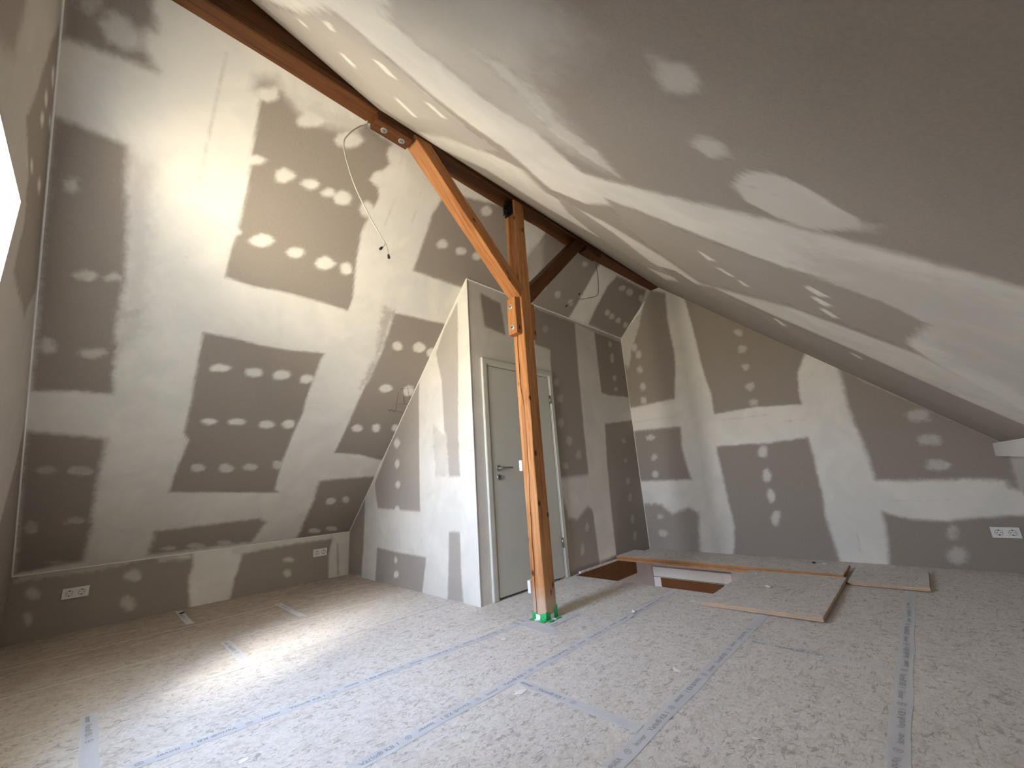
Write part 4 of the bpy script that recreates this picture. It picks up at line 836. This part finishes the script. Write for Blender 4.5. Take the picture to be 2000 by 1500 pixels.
# printed green tape at the foot (part of the post)
def foot_tape(x0, x1, face, z1, mat, skew=0.0, foot=.022):
    bm = bmesh.new(); g = .0025
    if face == 'y': q = [(x0, PY0 - g, z1), (x1, PY0 - g, z1 + skew), (x1, PY0 - g, .004), (x0, PY0 - g, .004), (x0 - .004, PY0 - foot, .0025), (x1 + .004, PY0 - foot, .0025)]
    else: q = [(PX1 + g, x0, z1), (PX1 + g, x1, z1 + skew), (PX1 + g, x1, .004), (PX1 + g, x0, .004), (PX1 + foot, x0 - .004, .0025), (PX1 + foot, x1 + .004, .0025)]
    # a thin folded band: outer skin, inner skin and the flap on the floor
    n_ = Vector((0, -1, 0)) if face == 'y' else Vector((1, 0, 0))
    out = [Vector(a) + n_ * .001 for a in q]; inn = [Vector(a) - n_ * .0015 for a in q]
    out[4].z = out[5].z = .0045; inn[4].z = inn[5].z = .0032; out[2].z = out[3].z = .006
    O = [bm.verts.new(a) for a in out]; I = [bm.verts.new(a) for a in inn]
    loop = [(0, 1), (1, 2), (2, 5), (5, 4), (4, 3), (3, 0)]
    bm.faces.new((O[0], O[1], O[2], O[3])); bm.faces.new((O[3], O[2], O[5], O[4]))
    bm.faces.new((I[3], I[2], I[1], I[0])); bm.faces.new((I[4], I[5], I[2], I[3]))
    for a_, b_ in loop: bm.faces.new((O[b_], O[a_], I[a_], I[b_]))
    o = from_bm('sealing_tape', local(bm, post), mat, post); return o
for a in ((.532, .566, 'y', .048, 'green', -.006), (.566, .606, 'y', .036, 'tape', -.004), (.604, .660, 'y', .040, 'green', .012),
          (.130, .178, 'x', .058, 'green', -.012), (.176, .214, 'x', .034, 'tape', 0), (.212, .256, 'x', .060, 'green', .022)):
    o = foot_tape(a[0], a[1], a[2], a[3], M[a[4]], a[5], .036 if a[4] == 'green' else .03)
    o['label'] = 'bright green sealing tape' if a[4] == 'green' else 'white sealing tape'
    if a[4] == 'green':
        bm = bmesh.new()
        for k in range(3):
            t_ = a[0] + .008 + k * (a[1] - a[0] - .016) / 2; z = .012 + .011 * (k % 2)
            if a[2] == 'y': lathe(bm, [(.0042, 0), (.0042, .0008)], Matrix.Translation((t_, PY0 - .0033, z)) @ Matrix.Rotation(math.pi / 2, 4, 'X'), 8)
            else: lathe(bm, [(.0042, 0), (.0042, .0008)], Matrix.Translation((PX1 + .0033, t_, z)) @ Matrix.Rotation(math.pi / 2, 4, 'Y'), 8)
        bmesh.ops.translate(bm, verts=bm.verts, vec=-Vector(post.location) - Vector(o.location))
        from_bm('tape_print', bm, M['dkgreen'], o)
# pale plaster splash on the post foot is a stain of its own
# black iron bracket at the post head
bm = bmesh.new()
rnd = random.Random(5)
bbox(bm, .545, .640, PY0 - .012, PY0 - .001, 3.20, 3.325, bev=.004)
for k in range(7):
    p_ = [(.555 + .085 * rnd.random(), PY0 - .012 - .03 * rnd.random(), 3.20 + .13 * rnd.random()) for _ in range(5)]
    tube(bm, smooth_path(p_, 4), .004, 6)
tag(from_bm('iron_strap', bm, M['iron']), 'crumpled black iron strap at the head of the post under the ridge beam', 'strap')

# ridge beam (its underside dips a little in the middle of its run)
ys = [-2.52, -1.92, -1.64, -1.13, -.8, -.43, 0.0, .6, 1.03, 1.5, 2.0, 2.5, 2.935]
zb = [3.374, 3.372, 3.369, 3.361, 3.357, 3.340, 3.337, 3.345, 3.335, 3.340, 3.352, 3.362, 3.372]
bm = bmesh.new(); rings = []
for y, z in zip(ys, zb):
    j = .0015 * math.sin(y * 7)
    crk = .115
    pr_ = [(.47, z + .006), (.478, z), (.650, z + j), (.656, z + .006), (.656 + j, z + .05), (.645, z + .054), (.656 + j, z + .058), (.657, 3.80), (.47, 3.80)]
    rings.append([bm.verts.new((x, y, zz)) for x, zz in pr_])
for i in range(len(rings) - 1):
    for k in range(9):
        bm.faces.new((rings[i][k], rings[i][(k + 1) % 9], rings[i + 1][(k + 1) % 9], rings[i + 1][k]))
bm.faces.new(rings[0][::-1]); bm.faces.new(rings[-1])
# turn so that local Z runs along the beam (for the grain)
R = Matrix.Rotation(math.pi / 2, 4, 'X')     # local z -> -y
bmesh.ops.transform(bm, matrix=R.inverted(), verts=bm.verts)
beam = from_bm('ridge_beam', bm, M['beam']); beam.matrix_world = R
tag(beam, 'long red brown ridge beam running under the peak of the roof', 'beam')

def brace(name, lo0, lo1, thick, x0, x1, mat, label, inward):
    """lower line from (y, z) lo0 to lo1, depth THICK on the inner side"""
    a = Vector((0, lo0[0], lo0[1])); b_ = Vector((0, lo1[0], lo1[1]))
    d = (b_ - a); L = d.length; d.normalize(); X = Vector((1, 0, 0)); Yv = d.cross(X)
    if Yv.dot(Vector((0, *inward))) < 0: Yv = -Yv; X2 = -X
    else: X2 = X
    rot = Matrix((X2, Yv, d)).transposed().to_4x4()
    xm = (x0 + x1) / 2; h = (x1 - x0) / 2
    o = timber(name, chamf(-h, h, 0, thick, .004), L, 40, mat, None, .0012, None, len(label))
    o.matrix_world = Matrix.Translation((xm, a.y, a.z)) @ rot
    return tag(o, label, 'brace')
B1 = brace('knee_brace', (.125, 2.405), (-.862, 3.352), .105, .537, .655, M['post'], 'lit orange brace rising from the post towards the window side of the beam', (1, 1))
B2 = brace('knee_brace', (.262, 2.385), (1.235, 3.345), .115, .545, .652, M['beam'], 'dark brown brace rising from the post towards the far gable', (-1, 1))

def cleat(name, x0, x1, y0, y1, z0, z1, mat, label, bolts=(), axis='-y', along='z'):
    cx, cyy, cz = (x0 + x1) / 2, (y0 + y1) / 2, (z0 + z1) / 2
    root = empty(name, (cx, cyy, z0), label, 'timber cleat', 'timber cleats at the brace ends')
    bm = bmesh.new()
    if along == 'z':
        bbox(bm, x0 - cx, x1 - cx, y0 - cyy, y1 - cyy, z0 - cz, z1 - cz, bev=.003); R = Matrix()
    else:
        bbox(bm, x0 - cx, x1 - cx, z0 - cz, z1 - cz, -(y1 - cyy), -(y0 - cyy), bev=.003); R = Matrix.Rotation(math.pi / 2, 4, 'X')
    o = from_bm('block', bm, mat, root); o.matrix_local = Matrix.Translation((0, 0, cz - z0)) @ R
    for (bx, by, bz) in bolts:
        if axis == '-y': mt = Matrix.Translation((bx - cx, by - cyy, bz - z0)) @ Matrix.Rotation(math.pi / 2, 4, 'X')
        else: mt = Matrix.Translation((bx - cx, by - cyy, bz - z0)) @ Matrix.Rotation(math.pi, 4, 'X')
        bm = bmesh.new(); lathe(bm, [(.0215, 0), (.0225, .001), (.0225, .003), (.020, .0042), (.012, .0042)], mt, 24)
        w = from_bm('washer', bm, M['zinc'], root, False)
        bm = bmesh.new(); lathe(bm, [(.0105, .004), (.0105, .011), (.009, .012)], mt, 6); lathe(bm, [(.0052, .010), (.0052, .017), (.004, .018)], mt, 12)
        from_bm('nut', bm, M['steel'], w)
    return root
cleat('bolted_cleat', .545, .640, .073, .1315, 2.085, 2.398, M['post'], 'orange cleat with two bolts on the window side of the post',
      [(.583, .073, 2.325), (.588, .073, 2.145)])
cleat('bolted_cleat', .556, .654, .2545, .290, 2.07, 2.378, M['post'], 'plain timber cleat on the rear side of the post, below the dark brace')
cleat('bolted_cleat', .548, .654, -1.132, -.865, 3.302, 3.357, M['beam'], 'red brown cleat with two bolts under the ridge beam',
      [(.598, -1.058, 3.302), (.598, -.925, 3.302)], axis='-z', along='y')
cleat('bolted_cleat', .548, .654, 1.24, 1.50, 3.285, 3.338, M['beam'], 'dark cleat under the ridge beam where the dark brace ends', along='y')

# switch box and socket on the hidden side of the post
def small_box(name, z0, z1, label, cat):
    root = empty(name, (PX0 - .001, .165, z0), label, cat)
    bm = bmesh.new(); bbox(bm, -.030, 0, -.038, .038, 0, z1 - z0, bev=.005)
    from_bm('housing', bm, M['plastic'], root)
    bm = bmesh.new(); bbox(bm, -.035, -.029, -.028, .028, .010, z1 - z0 - .010, bev=.002)
    from_bm('rocker', bm, M['plastic'], root)
small_box('light_switch', 1.012, 1.092, 'white light switch fixed to the far side of the post at handle height', 'switch')
small_box('wall_socket', .160, .245, 'white socket box low on the far side of the post', 'socket')

# ------------------------------------------------------------------ door in the closet wall
door = bpy.data.objects.new('door_1', None); COL.objects.link(door); door.location = (0, .74, 0)
tag(door, 'white interior door in the closet wall behind the post', None, None, 'structure')
def architrave(y0, y1, w, ztop):
    """mitred casing with a stepped profile, one mesh"""
    bm = bmesh.new()
    prof = [(0, 0), (0, .016), (.006, .020), (w - .020, .020), (w - .016, .014), (w - .006, .014), (w, .010), (w, -.03)]   # (inwards, out of the wall)
    def ring(yo, zo, sy, sz):
        return [bm.verts.new((h, yo + sy * i, zo - sz * i)) for i, h in prof]
    r = [ring(y0, .004, 1, 0), ring(y0, ztop, 1, 1), ring(y1, ztop, -1, 1), ring(y1, .004, -1, 0)]
    for a, b_ in zip(r, r[1:]):
        for k in range(len(prof) - 1):
            bm.faces.new((a[k], a[k + 1], b_[k + 1], b_[k]))
    return bm
from_bm('door_frame', local(architrave(.236, 1.243, .066, 2.078), door), M['white'], door)
bm = bmesh.new(); bbox(bm, -.036, .012, .309, 1.170, .018, 2.006, bev=.004)
leaf = from_bm('door_leaf', local(bm, door), M['white'], door)
bm = bmesh.new(); bbox(bm, -.30, -.045, .30, 1.18, -.01, 2.03)
bmesh.ops.delete(bm, geom=[f for f in bm.faces if f.calc_center_median().x > -.05], context='FACES')
tag(from_bm('door_recess', local(bm, door), M['black'], door))
def rosette(y, z): return Matrix.Translation((.012, y - .74, z)) @ Matrix.Rotation(math.pi / 2, 4, 'Y')
bm = bmesh.new(); lathe(bm, [(.026, 0), (.026, .006), (.024, .009), (.012, .010), (.0095, .011), (.0095, .045)], rosette(.372, 1.063), 28)
pts = smooth_path([(.055, -.368, 1.063), (.060, -.360, 1.063), (.062, -.33, 1.063), (.062, -.24, 1.063)], 4)
tube(bm, pts, .0095, 14)
from_bm('door_handle', bm, M['steel'], leaf, True)
bm = bmesh.new(); lathe(bm, [(.026, 0), (.026, .006), (.024, .009)], rosette(.372, .985), 28)
ks = from_bm('keyhole_rosette', bm, M['steel'], leaf)
bm = bmesh.new(); lathe(bm, [(.0085, .0085), (.0085, .0105)], rosette(.372, .990), 16); bbox(bm, .0205, .0225, -.371, -.365, .968, .988)
from_bm('keyhole', bm, M['black'], ks)
for hz in (1.72, .28):
    bm = bmesh.new(); tube(bm, [(.018, 1.176 - .74, hz), (.018, 1.176 - .74, hz + .09)], .0065, 10)
    from_bm('hinge', bm, M['steel'], door, True)

# ------------------------------------------------------------------ sockets
def double_socket(loc, rotz, label, w=.152, h=.081):
    root = empty('double_socket', loc, label, 'socket', 'double wall sockets')
    root.rotation_euler = (0, 0, rotz)      # local: plate in XZ, facing -Y
    bm = bmesh.new(); bbox(bm, -w / 2, w / 2, -.008, -.0005, -h / 2, h / 2, bev=.003)
    from_bm('cover_frame', bm, M['plastic'], root)
    for sx in (-1, 1):
        cx = sx * .0355
        bm = bmesh.new()
        bbox(bm, cx - .027, cx + .027, -.0105, -.0078, -.027, .027, bev=.0012)
        ins = from_bm('socket_insert', bm, M['plastic'], root)
        mt = Matrix.Translation((cx, -.0102, 0)) @ Matrix.Rotation(math.pi / 2, 4, 'X')
        bm = bmesh.new(); R0 = .0215
        # dished cup: flat black ring, the rim's shade put into the colour
        for r0, r1, z0, z1 in ((.0215, .0195, .0012, .0012),):
            seg = 28; a = []; b_ = []
            for k in range(seg):
                t = 2 * math.pi * k / seg
                a.append(bm.verts.new(mt @ Vector((r0 * math.cos(t), r0 * math.sin(t), z0)))); b_.append(bm.verts.new(mt @ Vector((r1 * math.cos(t), r1 * math.sin(t), z1))))
            for k in range(seg): bm.faces.new((a[k], a[(k + 1) % seg], b_[(k + 1) % seg], b_[k]))
        for hx in (-.0095, .0095): lathe(bm, [(.0030, 0), (.0030, .0016)], mt @ Matrix.Translation((hx, 0, 0)), 12)
        for hy in (-.0165, .0165): bbox(bm, cx - .004, cx + .004, -.0122, -.0100, hy - .003, hy + .003)
        from_bm('socket_contact', bm, M['black'], ins)
    return root
double_socket((XK + .001, -2.158, .297), math.pi / 2, 'double socket on the left knee wall next to the window wall')
double_socket((XK + .001, -.233, .300), math.pi / 2, 'double socket on the left knee wall close to the closet')
double_socket((3.022, YG - .001, .296), 0, 'double socket low on the far gable wall at the right edge')

# ------------------------------------------------------------------ hanging cables
def cable(name, pts, tails, label, mat='cable'):
    root = empty(name, pts[0], label, 'cable', 'loose lamp cables hanging from the ridge')
    o0 = Vector(pts[0]); P = [Vector(q) - o0 for q in pts]
    bm = bmesh.new(); tube(bm, smooth_path(P, 8), .0042, 8)
    from_bm('sheath', bm, M[mat], root, True)
    for tl in tails:
        T = [P[-1]] + [Vector(q) - o0 for q in tl]
        bm = bmesh.new(); tube(bm, smooth_path(T, 5), .0022, 6)
        wv = from_bm('wire', bm, M[mat], root, True)
        bm = bmesh.new(); e = T[-1]; d = (T[-1] - T[-2]).normalized()
        tube(bm, [e - d * .004, e + d * .008, e + d * .022, e + d * .026], [.006, .0085, .0085, .004], 8)
        from_bm('terminal', bm, M['iron'], wv)
cable('hanging_cable', [(.545, -1.150, 3.362), (.525, -1.15, 3.345), (.52, -1.185, 3.31), (.52, -1.255, 3.205), (.52, -1.29, 3.08), (.52, -1.22, 2.85), (.52, -1.115, 2.66), (.52, -1.02, 2.53)],
      [[(.52, -.992, 2.495), (.52, -.978, 2.445), (.52, -.975, 2.425)], [(.52, -1.0, 2.50), (.522, -1.01, 2.475), (.522, -1.022, 2.46)]], 'pale cable hanging from the beam near the window with two wire ends')
cable('hanging_cable', [(.508, 1.63, 3.33), (.515, 1.63, 3.25), (.52, 1.62, 3.12), (.515, 1.60, 2.96), (.49, 1.58, 2.91), (.42, 1.52, 2.895), (.36, 1.50, 2.90), (.33, 1.48, 2.905)],
      [[(.27, 1.45, 2.885), (.20, 1.42, 2.86)], [(.30, 1.47, 2.93), (.325, 1.49, 2.965)]], 'thin dark cable hanging from the left slope beyond the dark brace', 'dcable')

# ------------------------------------------------------------------ white boxed purlin at the right eave
bm = bmesh.new()
pr_ = [(3.112, .982), (3.106, .880), (3.176, .872), (3.176, .99)]
rs = [[bm.verts.new((x, y, z)) for x, z in pr_] for y in (YN, YG)]
for k in range(4): bm.faces.new((rs[0][k], rs[0][(k + 1) % 4], rs[1][(k + 1) % 4], rs[1][k]))
bm.faces.new(rs[0][::-1]); bm.faces.new(rs[1])
tag(from_bm('trim_8', bm, M['bead']), 'white boxed purlin along the right eave', None, None, 'structure')

# ------------------------------------------------------------------ tapes on the floor, with their print
def text_mesh(body, size):
    cu = bpy.data.curves.new('t', 'FONT'); cu.body = body; cu.size = size; cu.align_x = 'LEFT'; cu.resolution_u = 2
    cu.offset = .0004
    ob = bpy.data.objects.new('t', cu); COL.objects.link(ob)
    dg = bpy.context.evaluated_depsgraph_get()
    me = bpy.data.meshes.new_from_object(ob.evaluated_get(dg))
    bpy.data.objects.remove(ob, do_unlink=True)
    return me
T1 = text_mesh('isover', .030); T2 = text_mesh('Vario\u00ae KB 1', .030)
def mesh_arrays(me):
    v = np.empty(len(me.vertices) * 3); me.vertices.foreach_get('co', v); v = v.reshape(-1, 3)
    return v, [tuple(p_.vertices) for p_ in me.polygons]
TXT = [mesh_arrays(T1), mesh_arrays(T2)]
def floor_tape(p0, p1, w, label, z=.0012, start=.05, wave=.002, name='joint_tape', printed=True):
    a = Vector((*p0, 0)); b_ = Vector((*p1, 0)); d = b_ - a; L = d.length; d.normalize(); n = Vector((-d.y, d.x, 0))
    root = empty(name, (a.x, a.y, 0), label, 'tape', 'printed joint tapes stuck on the floor')
    bm = bmesh.new(); k = max(2, int(L / .06)); rnd = random.Random(int(L * 100)); prev = None
    for i in range(k + 1):
        c_ = d * (L * i / k) + n * (wave * math.sin(i * .7) + rnd.uniform(-.001, .001))
        row = [bm.verts.new(c_ + n * (s * w / 2) + Vector((0, 0, z + rnd.uniform(0, .0006)))) for s in (-1, -.33, .33, 1)]
        if prev:
            for j in range(3): bm.faces.new((prev[j], row[j], row[j + 1], prev[j + 1]))
        prev = row
    bmesh.ops.solidify(bm, geom=bm.faces[:], thickness=.0006)
    strip = from_bm('strip', bm, [M['tape'], M['ink']], root)
    if not printed: return root
    V = []; F = []; s = start; flip = 0; i = 0; off = 0
    while s < L - .30:
        v, f = TXT[i % 2]; wd = v[:, 0].max()
        q = v.copy(); q[:, 1] -= .012
        if flip: q[:, 0] = wd - q[:, 0]; q[:, 1] = -q[:, 1]
        for c_ in q:
            V.append(d * (s + c_[0]) + n * c_[1] + Vector((0, 0, z + .0016)))
        F += [tuple(t + off for t in ff) for ff in f]; off += len(v)
        s += wd + (.035 if i % 2 == 0 else .0); i += 1
        if i % 2 == 0:
            # round maker's mark between the words
            cc = s + .045; ring = 14; b0 = off
            for rr in (.013, .0105):
                for t_ in range(ring):
                    an = 2 * math.pi * t_ / ring
                    V.append(d * (cc + rr * math.cos(an)) + n * (rr * math.sin(an)) + Vector((0, 0, z + .0016)))
            F += [(b0 + t_, b0 + (t_ + 1) % ring, b0 + ring + (t_ + 1) % ring, b0 + ring + t_) for t_ in range(ring)]; off += 2 * ring
            b0 = off
            for x_, y_ in ((-.006, -.003), (.006, -.003), (.006, .0), (-.006, .0), (-.003, .002), (.003, .002), (.003, .005), (-.003, .005)):
                V.append(d * (cc + x_) + n * y_ + Vector((0, 0, z + .0016)))
            F += [(b0, b0 + 1, b0 + 2, b0 + 3), (b0 + 4, b0 + 5, b0 + 6, b0 + 7)]; off += 8
            s += .09; flip ^= 1
    me = bpy.data.meshes.new('print'); me.from_pydata([tuple(x) for x in V], [], F); me.update()
    bm = bmesh.new(); bm.from_mesh(strip.data); nf = len(bm.faces); bm.from_mesh(me); bm.faces.ensure_lookup_table()
    for f in bm.faces[nf:]: f.material_index = 1
    bm.to_mesh(strip.data); bm.free(); bpy.data.meshes.remove(me)
    return root
floor_tape((.345, -2.30), (.535, .055), .058, 'long printed tape running from the lower left to the foot of the post', start=.10)
floor_tape((1.058, -2.20), (1.062, 1.31), .060, 'long printed tape running between the post and the stair opening', start=.03)
floor_tape((1.751, -2.2), (1.756, .985), .060, 'printed tape running up to the broad loose panel', start=.12)
floor_tape((2.430, -2.3), (2.427, 2.022), .060, 'printed tape running to the small offcut on the right of the floor', start=.06)
floor_tape((1.09, -.583), (1.725, -.583), .058, 'short cross tape in the middle of the foreground floor', z=.0026, start=.02)
floor_tape((1.785, .509), (2.40, .492), .030, 'thin crumpled cross tape right of the broad panel', start=.03, wave=.004)
floor_tape((-.345, -2.030), (.33, -2.026), .056, 'cross tape at the lower left corner of the floor', start=.03)
floor_tape((-.965, -1.385), (-.318, -1.378), .055, 'cross tape in the bright patch of the left floor', start=.03)
floor_tape((-1.75, -.842), (-1.09, -.841), .05, 'cross tape lying parallel to the closet wall, left of the bright patch', start=.03)
floor_tape((-2.37, -1.480), (-1.74, -1.474), .05, 'cross tape that starts at the left knee wall beside a dark knot', start=.1)
floor_tape((-.325, -2.40), (-.305, .09), .012, 'very thin pale seam tape crossing the bright patch lengthwise', printed=False, wave=.003)
floor_tape((-1.00, -2.45), (-.985, .08), .008, 'faint pale joint line on the left floor, nearer the bright patch', printed=False, wave=.003)
floor_tape((-1.67, -2.45), (-1.66, .08), .008, 'faint pale joint line on the left floor, nearer the knee wall', printed=False, wave=.003)
floor_tape((.63, .36), (1.03, .36), .014, 'very thin seam tape behind the post', printed=False, wave=.003)
# printed tape laid around the foot of the post
floor_tape((.455, .052), (.80, .052), .052, 'printed tape on the floor in front of the post', z=.0028, start=.005)
floor_tape((.735, .075), (.735, .40), .052, 'printed tape on the floor right of the post', z=.0036, start=.005)
floor_tape((.470, -.006), (.86, -.006), .052, 'outer printed tape on the floor in front of the post', z=.0022, start=.0)

# ------------------------------------------------------------------ plaster crumbs and small litter
def crumb(x, y, s, label, z=0.0, mat='crumb', flat=.55, seed=0, cat='crumb', name='plaster_crumb'):
    rnd = random.Random(seed); bm = bmesh.new()
    bmesh.ops.create_icosphere(bm, subdivisions=1, radius=s)
    for v in bm.verts:
        v.co *= rnd.uniform(.55, 1.2); v.co.z *= flat; v.co.x *= 1.5
    mz = min(v.co.z for v in bm.verts)
    for v in bm.verts: v.co.z -= mz
    o = from_bm(name, bm, M[mat]); o.location = (x, y, z); o.rotation_euler = (0, 0, rnd.uniform(0, 3))
    return tag(o, label, cat, 'plaster crumbs scattered over the floor' if cat == 'crumb' else None)
TZ = .0035
crumb(1.049, .603, .016, 'upper of two white plaster crumbs on the tape right of the post', TZ, seed=1)
crumb(1.083, .499, .015, 'lower of two white plaster crumbs on the tape right of the post', TZ, seed=2, flat=.3)
crumb(1.632, -.045, .020, 'white plaster smear flake in the middle of the right floor', 0, seed=3, flat=.15)
crumb(2.065, -.385, .010, 'white plaster crumb near the bottom edge of the floor', 0, seed=4, flat=.3)
crumb(1.17, -.65, .020, 'grey white flake below the meeting of two tapes', 0, seed=5, flat=.15)
crumb(1.655, 1.55, .024, 'white crumb on the broad loose panel', .0305, seed=6, flat=.35)
crumb(.682, -1.625, .020, 'pale flake between the two long tapes at the bottom left', 0, seed=7, flat=.1)
crumb(1.28, 1.05, .018, 'white flake between stair opening and broad panel', 0, seed=8, flat=.15)
crumb(1.62, 1.0, .006, 'tiny white crumb at the front edge of the broad panel', 0, seed=9)
crumb(1.47, 1.96, .012, 'white crumb on the broad panel near the opening corner', .0305, seed=10, flat=.3)
crumb(1.88, 2.49, .012, 'white crumb at the back of the stacked panels', .0495, seed=11, flat=.5)
crumb(2.13, .48, .006, 'small white crumb on the thin crumpled tape', .002, seed=12)
crumb(-.12, .02, .010, 'small white crumb in front of the closet wall', 0, seed=13, flat=.2)
crumb(.02, .04, .007, 'small white crumb beside the closet corner', 0, seed=14, flat=.3)
crumb(.64, -.25, .018, 'pale flake on the floor in front of the post', 0, seed=15, flat=.1)
crumb(-2.20, -1.475, .020, 'dark knot of wood on the tape beside the left knee wall', TZ, 'black', .5, 16, 'wood scrap', 'wood_scrap')
crumb(1.80, 2.50, .016, 'dark chip of wood at the back of the stacked panels', .0495, 'black', .5, 17, 'wood scrap', 'wood_scrap')

# pencil note on the left slope
bm = bmesh.new()
for l in PENCIL: tube(bm, l, .0011, 5)
tag(from_bm('pencil_sketch', bm, M['pencil']), 'small pencil sketch on the left roof slope beside the closet', 'pencil mark')
